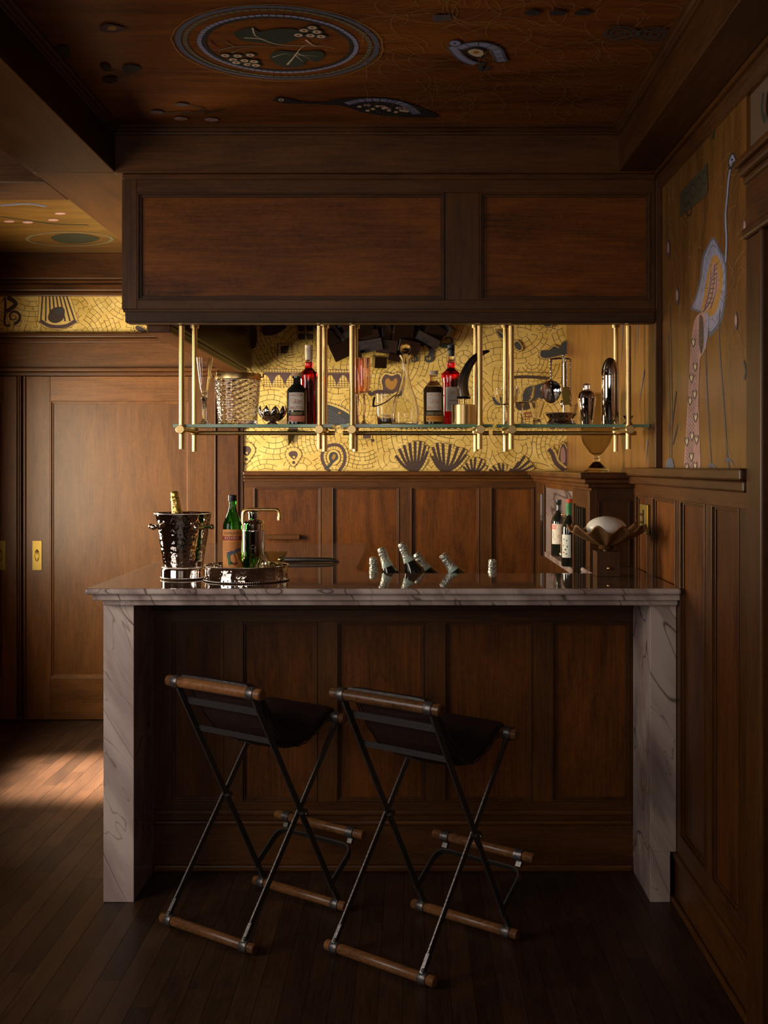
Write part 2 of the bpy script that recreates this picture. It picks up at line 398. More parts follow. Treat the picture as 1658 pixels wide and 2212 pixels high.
class Mural:
    """flat painting on a wall face, motifs given as photo positions carried onto that wall"""
    def __init__(s, face, conv, parent): s.f = face; s.c = conv; s.parent = parent; s.k = 0; s.open('painted_motif')
    def open(s, name): s.name = name; s.mb = MB(); s.mats = []
    def mi(s, m):
        if m not in s.mats: s.mats.append(m)
        return s.mats.index(m)
    def lvl(s): s.k += 1; return .0008 + s.k * .000012
    def cv(s, pts): return [Vector(s.c(*p)) for p in pts]
    def fill(s, pts, m, sm=5, raw=False):
        q = pts if raw else s.cv(pts)
        if sm: q = smooth(q, sm, True)
        d = s.lvl(); s.mb.add([s.f.pt(p[0], p[1], d) for p in q], [tuple(range(len(q)))], s.mi(m)); return q
    def stroke(s, pts, wd, m, sm=5, closed=False, raw=False, taper=False):
        q = [Vector(p) for p in pts] if raw else s.cv(pts)
        if sm: q = smooth(q, sm, closed)
        if closed: q = q + [q[0]]
        s.rib(q, wd, m, taper); return q
    def rib(s, q, wd, m, taper=False):
        d = s.lvl(); L = len(q); vs = []
        for i, p in enumerate(q):
            a, c = q[max(i - 1, 0)], q[min(i + 1, L - 1)]; t = c - a
            if t.length < 1e-9: t = Vector((1, 0))
            nn = Vector((-t.y, t.x)).normalized() * wd / 2
            if taper: nn *= max(.12, 1 - i / (L - 1))
            vs += [s.f.pt(*(p - nn), d), s.f.pt(*(p + nn), d)]
        s.mb.add(vs, [(2 * i, 2 * i + 2, 2 * i + 3, 2 * i + 1) for i in range(L - 1)], s.mi(m))
    def ring(s, c, rx, ry, m, wd=None, n=28, rot=0):
        pts = [(c[0] + rx * math.cos(2 * math.pi * k / n + rot), c[1] + ry * math.sin(2 * math.pi * k / n + rot)) for k in range(n)]
        if wd: s.stroke(pts, wd, m, 0, True)
        else: s.fill(pts, m, 0)
    def ticks(s, q, wd, ln, step, m, both=True):
        """short cross strokes along a polyline"""
        acc = 0
        for a, b in zip(q, q[1:]):
            acc += (b - a).length
            if acc >= step:
                acc = 0; t = (b - a)
                if t.length < 1e-9: continue
                nn = Vector((-t.y, t.x)).normalized() * ln
                s.rib([b - (nn if both else nn * 0), b + nn], wd, m)
    def spiral(s, c, r0, turns, wd, m, rot=0, sgn=1):
        n = int(22 * turns); pts = []
        for k in range(n + 1):
            t = k / n; a = rot + sgn * 2 * math.pi * turns * t; r = r0 * (1 - .86 * t); pts.append((c[0] + r * math.cos(a), c[1] + r * math.sin(a)))
        s.stroke(pts, wd, m, 0, taper=True)
    def close(s, kind=None):
        if s.mb.f:
            o = s.mb.build(s.name, s.mats, s.parent)
            if kind: o['kind'] = kind

# ================================================================ ROOM
ceiling = MB().box(-4.0, 1.2, -1.6, 7.0, 2.762, 2.86).build('ceiling', wall_dark); ceiling['kind'] = 'structure'
fc = Face('ceiling', 2.762)
main_panel = box('painted_panel', ceil_w, ceiling, -1.10, .79, -1.5, 4.27, 2.75, 2.762)
green_panel = box('painted_panel', ceil_g, ceiling, -2.6, -1.38, 4.70, 6.88, 2.75, 2.762)
box('painted_panel', ceil_w, ceiling, -2.6, -1.38, -1.5, 4.43, 2.75, 2.762)
box('soffit_panel', old_h, ceiling, -1.09, .94, 4.6, 6.88, 2.75, 2.762)
box('beam', wood_y, ceiling, -1.387, -1.086, -1.5, 4.27, 2.585, 2.75, .004)
box('beam', wood_y, ceiling, -1.387, -1.064, 4.272, 6.879, 2.585, 2.75, .004)
box('beam', wood_h, ceiling, -2.6, -1.388, 4.42, 4.71, 2.585, 2.75, .004)
box('beam', wood_y, ceiling, .768, .898, -1.5, 4.255, 2.585, 2.75, .004)
box('beam', wood_h, ceiling, -1.086, .90, 4.256, 4.30, 2.580, 2.75, .004)
def mould_run(name, m, parent, prof, p0, p1, inward):
    """extrude a small profile [(out, up)] from p0 to p1; inward = unit vector the 'out' axis follows"""
    k = MB(); iw = Vector(inward); n = len(prof)
    vs = [Vector(p) + iw * o + Vector((0, 0, u)) for p in (p0, p1) for o, u in prof]
    fs = [(i, (i + 1) % n, n + (i + 1) % n, n + i) for i in range(n)] + [tuple(reversed(range(n))), tuple(range(n, 2 * n))]
    k.add(vs, fs); return k.build(name, m, parent)
bead = [(0, 0), (.026, 0), (.026, -.008), (.018, -.012), (.014, -.020), (.008, -.024), (.006, -.030), (0, -.032)]
mould_run('bead_moulding', wood_h, ceiling, bead, (-1.086, 4.255, 2.75), (.768, 4.255, 2.75), (0, -1, 0))
mould_run('bead_moulding', wood_y, ceiling, bead, (-1.085, -1.5, 2.75), (-1.085, 4.23, 2.75), (1, 0, 0))
mould_run('bead_moulding', wood_y, ceiling, bead, (.767, -1.5, 2.75), (.767, 4.23, 2.75), (-1, 0, 0))
mould_run('bead_moulding', wood_y, ceiling, bead, (-1.388, 4.72, 2.75), (-1.388, 6.86, 2.75), (-1, 0, 0))
box('edge_strip', wood_y, ceiling, -1.415, -1.388, -1.5, 4.419, 2.60, 2.622)

# ---- floor
floor = MB().box(-4.0, 1.2, -1.6, 7.0, -.12, -.012).build('floor', shadow_gap); floor['kind'] = 'structure'
rf = random.Random(3); pw = .0685; x = XR - .003
pl = {}
while x > -2.86:
    y = 2.62 - rf.random() * .5 + .3
    y = 2.75; first = True
    while y < YB - .02:
        L = min(rf.uniform(.75, 1.35) * (rf.uniform(.35, 1) if first else 1), YB - y); first = False
        if YB - (y + L) < .3: L = YB - y
        o = box('floorboard', floor_w, floor, x - pw + .0012, x, y + .0006, y + L - .0006, -.012, rf.uniform(-.0008, 0), 0)
        y += L
    x -= pw
box('board_field', floor_w, floor, -2.6, x, -1.5, YB, -.012, -.0004)
box('board_field', floor_w, floor, x, XR, -1.5, 2.748, -.012, -.0004)

# ---- rear wall
wall_back = MB().box(-4.0, 1.2, YB, YB + .12, -.1, 2.86).build('wall_back', wall_dark); wall_back['kind'] = 'structure'
fb = Face('back', YB)
fb.box('frieze_beam', wood_h, wall_back, -2.6, -1.388, 2.60, 2.75, 0, .11, .003)
fb.box('frieze_beam', wood_h, wall_back, -1.386, -1.064, 2.50, 2.584, 0, .11, .003)
fb.box('upper_moulding', wood_h, wall_back, -2.6, -1.064, 2.575, 2.5985, 0, .06, .004)
fb.box('upper_moulding', wood_h, wall_back, -2.6, -1.064, 2.535, 2.574, 0, .075, .006)
fb.box('upper_moulding', wood_h, wall_back, -2.6, -1.064, 2.509, 2.534, 0, .035, .006)
gold_l = fb.box('gold_frieze', gold_leaf, wall_back, -2.6, -1.0, 2.24, 2.509, 0, .012)
fb.box('lower_moulding', wood_h, wall_back, -2.6, -.99, 2.262, 2.292, 0, .055, .008)
fb.box('lower_moulding', wood_h, wall_back, -2.6, -.99, 2.232, 2.261, 0, .04, .006)
fb.box('header_board', door_h, wall_back, -2.6, -.99, 2.085, 2.231, 0, .03)
fb.box('header_moulding', wood_h, wall_back, -2.6, -.99, 2.062, 2.0845, 0, .06, .006)
fb.box('header_moulding', wood_h, wall_back, -2.6, -.99, 2.037, 2.0615, 0, .04, .006)
gold_main = fb.box('gold_mural_panel', gold_leaf, wall_back, -.985, XR, 1.473, 2.72, 0, .012)
fb.box('casing', wood_v, wall_back, -1.142, -1.012, 0, 2.036, 0, .045, .004)
fb.box('casing_bead', wood_v, wall_back, -1.152, -1.1425, 0, 2.036, 0, .055, .004)
fb.box('casing_edge', wood_v, wall_back, -1.0115, -.986, 0, 2.2, 0, .030, .003)
# wainscot behind the bar
fb.box('chair_rail', wood_h, wall_back, -.985, .70, 1.448, 1.473, 0, .055, .006)
fb.box('chair_rail', wood_h, wall_back, -.985, .715, 1.428, 1.4475, 0, .04, .006)
fb.box('chair_rail', wood_h, wall_back, -.985, .73, 1.412, 1.4275, 0, .030, .003)
fb.box('rail', wood_h, wall_back, -.985, .748, 1.378, 1.4115, 0, .024)
fb.box('rail', wood_h, wall_back, -.985, .748, .02, .25, 0, .024)
pan = [(-.923, -.526), (-.46, -.063), (.005, .411), (.479, .735)]
edges = [-.985] + [v for p in pan for v in p] + [.748]
for i in range(0, len(edges), 2): fb.box('stile', wood_v, wall_back, edges[i], edges[i + 1], .2505, 1.3775, 0, .024)
for a0, a1 in pan: fb.panel(wall_back, a0, a1, .2505, 1.3775, .024, fig_v, wood_v)
fb.box('ledge_strip', wood_h, wall_back, -.86, -.650, 1.070, 1.098, .024, .05, .003)

# ---- pocket doors
def pocket_door(name, a0, a1, pa0, pa1, hx, flip):
    d = struct(name); d.location = (0, 0, 0)
    for nm, m, b in (('stile', door_v, (a0, pa0, .004, 2.034)), ('stile', door_v, (pa1, a1, .004, 2.034)),
                     ('rail', door_h, (pa0 + .0005, pa1 - .0005, 1.888, 2.034)), ('rail', door_h, (pa0 + .0005, pa1 - .0005, .004, .250))):
        fb.box(nm, m, d, *b, .002, .036, .002)
    fb.panel(d, pa0, pa1, .2505, 1.8875, .034, door_v, door_v, .016, .016)
    # brass finger pull: plate, oval cup, screws
    p = MB(); p.box(hx - .028, hx + .028, YB - .040, YB - .0365, .888, 1.062)
    pp = p.build('pull_plate', brass_old, d, .001)
    k = MB()
    ov = []
    for j, (s, dy) in enumerate(((1.0, -.0402), (.92, -.0425), (.80, -.0405), (.0, -.0403))):
        for i in range(28):
            a = 2 * math.pi * i / 28; ov.append((hx + .0135 * s * math.cos(a), YB + dy, .975 + .036 * s * math.sin(a)))
    k.add(ov, [(r * 28 + i, r * 28 + (i + 1) % 28, (r + 1) * 28 + (i + 1) % 28, (r + 1) * 28 + i) for r in range(3) for i in range(28)], 0, True)
    k.build('oval_cup', brass_old, pp)
    k = MB()
    for sx in (-1, 1):
        for sz in (-1, 1): k.tube([(hx + sx * .021, YB - .0402, .975 + sz * .08), (hx + sx * .021, YB - .042, .975 + sz * .08)], .0028, 10)
    k.build('screws', brass_old, pp)
    return d
pocket_door('door_1', -2.597, -2.325, -2.58, -2.405, -2.43 + .012, 1)
pocket_door('door_2', -2.268, -1.153, -2.127, -1.307, -2.203, 0)
k = MB(); k.box(-2.322, -2.312, YB - .03, YB - .001, .0, 2.036); k.box(-2.304, -2.296, YB - .045, YB - .001, .0, 2.036); k.box(-2.286, -2.272, YB - .038, YB - .001, .0, 2.036)
k.build('meeting_strip', wood_v, bpy.data.objects['door_2'], .002)

# ---- left wall with two windows (beyond the left edge of the photo)
WN = ((1.85, 3.25, .90, 2.30), (4.95, 6.0, .85, 2.05))
wl = MB(); ys = [-1.6, 1.85, 3.25, 4.95, 6.0, 7.0]
for i in (0, 2, 4): wl.box(-2.75, -2.60, ys[i], ys[i + 1], 0, 2.762)
for y0, y1, z0, z1 in WN: wl.box(-2.75, -2.60, y0, y1, 0, z0); wl.box(-2.75, -2.60, y0, y1, z1, 2.762)
o = wl.build('wall_left', wall_dark); o['kind'] = 'structure'
for n_, (y0, y1, z0, z1) in enumerate(WN):
    k = MB(); wx = -2.6
    for a, b_ in ((y0, y0 + .05), (y1 - .05, y1)): k.box(wx, wx + .06, a, b_, z0, z1)
    for a, b_ in ((z0, z0 + .05), (z1 - .05, z1), ((z0 + z1) / 2 - .012, (z0 + z1) / 2 + .012)): k.box(wx + .002, wx + .058, y0 + .05, y1 - .05, a, b_)
    k.box(wx + .004, wx + .056, (y0 + y1) / 2 - .012, (y0 + y1) / 2 + .012, z0 + .05, z1 - .05)
    o = k.build('window_%d' % (n_ + 1), wood_v); o['kind'] = 'structure'
wing = MB().box(-2.6, -1.86, 4.44, 4.70, 0, 2.584).build('wall_wing', wood_v); wing['kind'] = 'structure'
wf = MB(); wf.box(-4.0, 1.2, -1.75, -1.6, 0, 2.762); o = wf.build('wall_front', wall_dark); o['kind'] = 'structure'
for n_, wx in enumerate((-1.9, -.5)):
    k = MB()
    for a, b_ in ((wx - .61, wx - .55), (wx - .015, wx + .015), (wx + .55, wx + .61)): k.box(a, b_, -1.6, -1.54, 1.0, 2.5)
    for a, b_ in ((.96, 1.03), (1.74, 1.76), (2.46, 2.53)): k.box(wx - .55, wx + .55, -1.598, -1.542, a, b_)
    o = k.build('window_%d' % (n_ + 3), wood_v); o['kind'] = 'structure'

# ---- right wall
wall_right = MB().box(XR, 1.2, -1.6, 7.0, -.1, 2.86).build('wall_right', wall_dark); wall_right['kind'] = 'structure'
fr = Face('right', XR)
mural_r = fr.box('painted_wall_panel', wallp, wall_right, 3.20, YB - .013, 1.47, 2.545, 0, .010)
CR = .042
fr.box('crown', wood_y, wall_right, 2.2, 4.268, 2.570, 2.75, 0, CR - .001)
mould_run('crown_moulding', wood_y, wall_right, [(0, 0), (.040, 0), (.036, -.012), (.028, -.018), (.024, -.040), (.014, -.052), (.012, -.062), (0, -.064)], (XR, -1.4, 2.5895), (XR, 4.268, 2.5895), (-1, 0, 0))
mould_run('crown_moulding', wood_y, wall_right, [(0, 0), (.070, 0), (.066, -.01), (.050, -.016), (.044, -.03), (0, -.034)], (XR - .001, -1.4, 2.6245), (XR - .001, 4.255, 2.6245), (-1, 0, 0))
fr.box('corner_post', wood_v, wall_right, 4.27, 4.40, 1.4955, 2.75, .010, .034, .003)
fr.box('chair_rail', wood_y, wall_right, 3.09, 4.768, 1.462, 1.495, 0, .060, .006)
fr.box('chair_rail', wood_y, wall_right, 3.10, 4.768, 1.430, 1.4615, 0, .048, .006)
fr.box('rail', wood_y, wall_right, 3.10, 4.769, 1.384, 1.4295, 0, .022)
fr.box('rail', wood_y, wall_right, 3.10, 4.30, .172, .242, 0, .022)
rp = [(3.10, 3.225, 0), (3.225, 3.52, 1), (3.52, 3.60, 0), (3.60, 3.93, 1), (3.93, 4.00, 0), (4.00, 4.376, 1), (4.376, 4.468, 0), (4.468, 4.70, 1), (4.70, 4.769, 0)]
for a0, a1, isp in rp:
    if isp: fr.panel(wall_right, a0 + .0003, a1 - .0003, .2425, 1.3835, .022, fig_v, wood_v, .012, .013)
    else: fr.box('stile', wood_v, wall_right, a0, a1, .2425, 1.3835, 0, .022)
base_r = struct('baseboard_right')
fr.box('skirting_board', wood_y, base_r, 3.10, 4.30, 0, .150, 0, .026, .002)
fr.box('skirting_cap', wood_y, base_r, 3.10, 4.30, .1505, .1715, 0, .034, .006)
fr.box('shoe_moulding', wood_y, base_r, 3.10, 4.30, 0, .022, .0265, .042, .006)
# door casing at the right edge of the picture
door_r = struct('door_3')
fr.box('casing', wood_v, door_r, 2.955, 3.088, 0, 2.105, 0, .044, .004)
fr.box('casing_bead', wood_v, door_r, 2.930, 2.9545, 0, 2.105, 0, .052, .006)
fr.box('door_slab', wood_v, door_r, 2.10, 2.9295, 0, 2.105, 0, .012)
fr.box('header_moulding', wood_y, door_r, 2.0, 3.10, 2.106, 2.135, 0, .054, .008)
fr.box('header_board', wood_y, door_r, 2.02, 3.088, 2.1355, 2.250, 0, .044)
fr.box('header_crown', wood_y, door_r, 2.0, 3.095, 2.2505, 2.272, 0, .052, .008)
fr.box('header_crown', wood_y, door_r, 1.98, 3.108, 2.2725, 2.300, 0, .062, .010)
fr.box('header_crown', wood_y, door_r, 1.96, 3.118, 2.3005, 2.320, 0, .070, .004)

# ---- canopy above the bar
canopy = root('bar_canopy', 'large dark oak panelled canopy hanging over the marble bar counter', 'canopy', (0, 4.27, 2.03))
def C(name, m, *b, bevel=.0):
    x0, x1, y0, y1, z0, z1 = b; o = MB().box(x0, x1, y0 - 4.27, y1 - 4.27, z0 - 2.03, z1 - 2.03).build(name, m, canopy, bevel); return o
C('carcass', old_h, -1.058, .904, 4.300, 4.62, 2.066, 2.584)
C('side_fascia', dark_wood, -1.058, -.93, 4.6205, 6.80, 2.066, 2.584)  # near-black colour puts the shade inside the canopy onto this fascia
C('side_trim', wood_y, -1.05, -.955, 4.6205, 6.80, 2.034, 2.0655, bevel=.004)
C('stile', wood_v, -1.063, -1.007, 4.272, 4.2995, 2.081, 2.5795, bevel=.002)
C('stile', wood_v, .128, .256, 4.272, 4.2995, 2.1145, 2.5115, bevel=.002)
C('stile', wood_v, .887, .9045, 4.272, 4.2995, 2.081, 2.5795, bevel=.002)
C('rail', wood_h, -1.0065, .8865, 4.272, 4.2995, 2.512, 2.5795)
C('rail', wood_h, -1.0065, .8865, 4.272, 4.2995, 2.081, 2.114)
for a0, a1 in ((-1.0065, .1275), (.2565, .8865)):
    C('panel', fig_h, a0, a1, 4.286, 4.2995, 2.1145, 2.5115)
    k = MB()
    for lv, wd in ((4.2685, .007), (4.278, .016)):
        for q in ((a0, a0 + wd, 2.1145, 2.5115), (a1 - wd, a1, 2.1145, 2.5115), (a0 + wd, a1 - wd, 2.1145, 2.1145 + wd), (a0 + wd, a1 - wd, 2.5115 - wd, 2.5115)):
            k.box(q[0], q[1], lv - 4.27, 4.286 - 4.27, q[2] - 2.03, q[3] - 2.03)
    k.build('panel_moulding', wood_h, canopy, .0015)
C('lower_trim', old_h, -1.05, .905, 4.264, 4.330, 2.030, 2.0800, bevel=.006)
C('lower_bead', wood_h, -1.056, .905, 4.260, 4.2715, 2.0685, 2.0808, bevel=.003)
C('top_bead', wood_h, -1.060, .9045, 4.262, 4.2715, 2.5575, 2.5795, bevel=.004)

# ---- corner cabinet with the marble niche
cab = root('corner_cabinet', 'dark oak corner cabinet with an open marble lined bottle niche', 'cabinet', (XR, 4.77, 0))
def K(name, m, x0, x1, y0, y1, z0, z1, bevel=0):
    return MB().box(x0 - XR, x1 - XR, y0 - 4.77, y1 - 4.77, z0, z1).build(name, m, cab, bevel)
XB = .748; x2 = XR - .0105; yb = YB - .025
K('lower_body', wood_v, XB, x2, 4.773, yb, 0, 1.002)
K('front_body', wood_v, XB, x2, 4.773, 5.26, 1.0025, 1.4115)
K('rear_body', wood_v, XB, x2, 6.41, yb, 1.0025, 1.4115)
K('niche_lintel', wood_y, XB, x2, 5.2605, 6.4095, 1.385, 1.4115)
K('niche_shelf', marble_m, XB - .004, x2, 5.2605, 6.4095, 1.003, 1.030, .002)
K('niche_back', marble_m, .915, x2, 5.2605, 6.4095, 1.0305, 1.3845)
K('niche_jamb', marble_m, XB + .004, .9145, 6.395, 6.4095, 1.0305, 1.3845)
K('niche_edge', wood_v, XB - .010, XB - .0005, 6.40, 6.425, 1.0, 1.40, .002)
K('niche_edge', wood_v, XB - .010, XB - .0005, 5.235, 5.26, 1.0, 1.40, .002)
K('stile', wood_v, XB - .010, XB - .0005, 4.773, 4.84, .9, 1.40, .002)
K('rail', wood_y, XB - .010, XB - .0005, 4.841, 5.234, 1.335, 1.40)
for yy in (4.93, 5.00, 5.07, 5.13): K('glass_strip', black_glass, XB - .014, XB - .001, yy, yy + .035, 1.03, 1.325, .003)
for yy in (6.46, 6.52): K('glass_strip', black_glass, XB - .014, XB - .001, yy, yy + .03, 1.0, 1.35, .003)
# front face: panel, stiles
K('stile', wood_v, XB - .010, XB + .024, 4.762, 4.7725, 1.0885, 1.4, .002)
K('rail', wood_h, XB + .0245, x2, 4.762, 4.7725, 1.360, 1.40)
K('panel_moulding', wood_v, XB + .0245, XB + .032, 4.760, 4.7725, 1.09, 1.3595, .002)
K('panel_moulding', wood_v, .898, .906, 4.760, 4.7725, 1.09, 1.3595, .002)
K('hinge', brass_old, XB - .0135, XB - .0101, 6.62, 6.66, 1.30, 1.345)
K('cornice', wood_y, XB - .02, x2, 4.745, yb, 1.412, 1.430, .005)
K('cornice', wood_y, XB - .035, x2, 4.735, yb, 1.4305, 1.449, .005)
K('cornice', wood_y, XB - .055, x2, 4.72, yb, 1.4495, 1.4755, .006)

# ---- switch plate
sw = root('light_switch', 'aged brass switch plate with toggles on the right oak panelling', 'switch', (XR - .023, 4.50, 1.297))
k = MB(); k.box(-.010, 0, -.075, .075, -.057, .057); k.build('switch_plate', brass_old, sw, .002)
k = MB(); k.box(-.0108, -.0101, -.012, .012, -.035, .035); k.build('toggle_slot', black_cap, sw)
for zz in (-.018, .012): MB().tube([(-.0102, 0, zz), (-.022, .002, zz + .008)], [.0035, .005], 10).build('toggle', brass, sw)

# ================================================================ PAINTED WALLS AND CEILING
def mosaic(mu, a0, a1, b0, b1, step, seed, wd):
    """crazed tesserae lines: fans of arcs and spokes, each patch with its own distant centre"""
    from mathutils import noise
    r = random.Random(seed); sites = []
    for _ in range(900):
        p = (r.uniform(a0 - .1, a1 + .1), r.uniform(b0 - .1, b1 + .1))
        if all((p[0] - q[0]) ** 2 + (p[1] - q[1]) ** 2 > .15 ** 2 for q in sites):
            an = r.uniform(0, 6.28); of = r.uniform(.04, .24); sites.append((p[0], p[1], p[0] + of * math.cos(an), p[1] + of * math.sin(an)))
    def nearest(p): return min(range(len(sites)), key=lambda i: (p[0] - sites[i][0]) ** 2 + (p[1] - sites[i][1]) ** 2)
    def inside(p): return a0 < p[0] < a1 and b0 < p[1] < b1
    mu.open('crazed_lines'); lvl0 = mu.k
    for si, s in enumerate(sites):
        near = [q for q in sites if q is not s]
        stp = step * r.uniform(.75, 1.25)
        for k in range(1, int(.46 / stp)):
            rad = k * stp; n = max(6, int(2 * math.pi * rad / (stp * 1.25))); off = r.random() * 6.28; m = n * 3; run = []
            def pos(ang, q):
                x_, y_ = s[2] + q * math.cos(ang), s[3] + q * math.sin(ang); v = noise.noise_vector((x_ * 5, y_ * 5, seed))
                return Vector((x_ + v.x * .012, y_ + v.y * .012))
            def ok(p): return (p[0] - s[0]) ** 2 + (p[1] - s[1]) ** 2 < .04 and inside(p) and nearest(p) == si
            for i in range(m + 2):
                p = pos(off + 2 * math.pi * i / m, rad)
                if i <= m and ok(p) and r.random() > .02: run.append(p)
                else:
                    if len(run) > 1: mu.k = lvl0; mu.rib(run, wd * r.uniform(.7, 1.25), P_line)
                    run = []
            for i in range(n):
                if r.random() < .08: continue
                a = off + 2 * math.pi * (i + r.uniform(-.15, .15)) / n; p, q = pos(a, rad), pos(a + r.uniform(-.04, .04), rad + stp)
                if ok(p) and ok(q): mu.k = lvl0; mu.rib([p, q], wd * r.uniform(.6, 1.1), P_line)
    mu.k = lvl0 + 3; mu.close('stuff')
fbm = Face('back', YB - .0115)
bconv = lambda px, py: ((px - CX) * (YB - .012) / F, H - (py - CY) * (YB - .012) / F)
mg = Mural(fbm, bconv, gold_main)
mosaic(mg, -.984, .935, 1.476, 2.46, .029, 11, .0027)
mf = Mural(fbm, bconv, gold_l)
mosaic(mf, -2.6, -1.0, 2.295, 2.508, .029, 5, .0027)
PX = YB / F   # one photo pixel on the rear wall, in metres
def halo(mu, pts, wd, mat, grow=2.2):       # a stroke with a gold surround and an outline, as the painter did
    q = mu.stroke(pts, wd * PX * 1 + 9 * PX, P_gold); mu.ticks(q, .0026, (wd + 8) * PX / 2, 4.5 * PX, P_line); mu.stroke(pts, wd * PX, mat)
def framed(mu, pts, mat, pad=6, sm=5, n_ticks=True):
    c = Vector((sum(p[0] for p in pts) / len(pts), sum(p[1] for p in pts) / len(pts)))
    big = [c + (Vector(p) - c) * (1 + pad / max(4, (Vector(p) - c).length)) for p in pts]
    q = mu.fill(big, P_gold, sm); mu.rib(q + [q[0]], .003, P_line)
    if n_ticks: mu.ticks(q + [q[0]], .0022, pad * PX * .5, 5 * PX, P_line)
    mu.fill(pts, mat, sm)
# frieze above the doors
mf.open('painted_scroll'); mf.spiral((30, 684), 15, 1.6, 7 * PX, P_brown, R(90), -1)
mf.stroke([(10, 642), (12, 665), (10, 700), (22, 703)], 5 * PX, P_brown); mf.stroke([(16, 642), (34, 655), (22, 668), (14, 672)], 9 * PX, P_brown); mf.close()
mf.open('painted_birdcage'); framed(mf, [(88, 640), (148, 640), (164, 692), (150, 704), (124, 708), (98, 704), (86, 692)], P_gold, 5, 0)
for i in range(8):
    t = i / 7; mf.stroke([(92 + 52 * t, 640), (88 + 74 * t, 694)], 3.4 * PX, P_brown, 0)
mf.stroke([(86, 692), (104, 703), (125, 706), (146, 703), (164, 692)], 8 * PX, P_plum)
mf.fill([(104, 690), (108, 672), (120, 664), (136, 664), (140, 676), (134, 692), (118, 698)], P_brown); mf.ring((127, 672), 9, 8, P_slate, n=14); mf.close()
mf.open('painted_leaf'); framed(mf, [(292, 708), (298, 703), (318, 714), (322, 720), (300, 716)], P_brown, 4); mf.close()
# behind the bar
mg.open('painted_window_squares')
for x0, y0 in ((642, 702), (661, 702), (643, 720), (661, 720)): framed(mg, [(x0, y0), (x0 + 16, y0 + 1), (x0 + 16, y0 + 14), (x0 + 1, y0 + 14)], P_brown, 3, 0)
mg.close()
mg.open('painted_house'); framed(mg, [(605, 748), (624, 744), (628, 762), (604, 768)], P_gold, 8, 0)
for i in range(5): mg.stroke([(600 + i * 7.5, 741), (600 + i * 7.5, 769)], .0028, P_line, 0); mg.stroke([(598, 743 + i * 6), (632, 743 + i * 6)], .0028, P_line, 0)
mg.fill([(606, 748), (624, 746), (620, 764), (606, 764)], P_brown, 0); mg.close()
mg.open('painted_bunting'); mg.fill([(568, 797), (768, 800), (768, 838), (572, 833)], P_gold, 0)
for i in range(34): mg.stroke([(569 + i * 6, 797), (570 + i * 6, 836)], .0028, P_line, 0)
for y in (797, 802, 821, 826, 831, 835): mg.stroke([(568, y), (768, y + 3)], .0028, P_line, 0)
mg.fill([(570, 804), (768, 806), (768, 811), (570, 810)], P_plum, 0)
for i in range(7): x0 = 574 + i * 28; mg.fill([(x0, 808), (x0 + 26, 808), (x0 + 18, 820), (x0 + 13, 832), (x0 + 8, 820)], P_plum, 0)
mg.close()
mg.open('painted_fish'); framed(mg, [(690, 868), (706, 873), (735, 884), (758, 898), (768, 910), (748, 916), (726, 920), (722, 928), (704, 920), (690, 912)], P_slate, 6)
mg.ring((733, 892), 3, 2.4, P_ochre, n=10)
for i in range(4): mg.stroke([(706, 884 + i * 8), (722, 893 + i * 6), (744, 908 + i * 2)], .0028, P_lilac_d)
mg.close()
mg.open('painted_teardrop')
for cx, cy, s in ((633, 985, 1), (531, 976, 1.15)):
    framed(mg, [(cx - 12 * s, cy - 2), (cx - 6 * s, cy - 12 * s), (cx + 7 * s, cy - 12 * s), (cx + 13 * s, cy - 2), (cx + 7 * s, cy + 8 * s), (cx, cy + 18 * s), (cx - 6 * s, cy + 8 * s)], P_gold, 6)
    mg.fill([(cx - 10 * s, cy - 3), (cx - 5 * s, cy - 10 * s), (cx + 6 * s, cy - 10 * s), (cx + 10 * s, cy - 2), (cx + 2 * s, cy + 8 * s)], P_plum); mg.fill([(cx - 2, cy + 1), (cx + 4, cy), (cx + 3, cy + 6)], P_gold, 0); mg.ring((cx + 1, cy + 14 * s), 3.5, 3.5, P_brown, n=10)
mg.close()
mg.open('painted_loop'); halo(mg, [(712, 1018), (700, 1004), (695, 985), (702, 968), (718, 961), (735, 964), (744, 980), (743, 1000), (732, 1018)], 7, P_plum)
mg.ring((720, 988), 15, 17, P_gold); mg.ring((720, 988), 15, 17, P_line, .003); mg.fill([(710, 990), (712, 980), (720, 976), (728, 980), (730, 990), (722, 998), (706, 1014), (700, 1012), (712, 1000)], P_slate); mg.fill([(716, 990), (720, 981), (725, 984), (721, 993)], P_ochre); mg.close()
mg.open('painted_small_squares'); framed(mg, [(783, 936), (801, 936), (801, 947), (784, 948)], P_plum, 3, 0); mg.fill([(801, 948), (807, 949), (806, 955), (801, 954)], P_brown, 0); mg.close()
mg.open('painted_heart_bird'); framed(mg, [(826, 842), (824, 822), (832, 809), (846, 812), (860, 808), (866, 820), (862, 840), (846, 850), (810, 852)], P_plum, 5)
mg.fill([(833, 834), (832, 822), (838, 817), (846, 824), (854, 817), (858, 824), (852, 838), (844, 842)], P_ochre); mg.stroke([(826, 846), (812, 846), (800, 852), (796, 844)], 7 * PX, P_brown); mg.stroke([(812, 850), (830, 846), (850, 850)], 6 * PX, P_brown); mg.close()
def anemone(base, tips, w0, name='painted_sea_fan'):
    mg.open(name)
    for tx, ty in tips:
        mx_ = base[0] + (tx - base[0]) * .58; my = base[1] + (ty - base[1]) * .42
        halo(mg, [base, (mx_, my), (tx, ty)], w0, P_brown)
    for tx, ty in tips:
        mg.stroke([base, (base[0] + (tx - base[0]) * .58, base[1] + (ty - base[1]) * .42), (tx, ty)], w0 * PX, P_brown)
    mg.close()
anemone((896, 1022), [(854, 984), (862, 970), (872, 962), (884, 957), (896, 954), (908, 954), (918, 962), (923, 975)], 6)
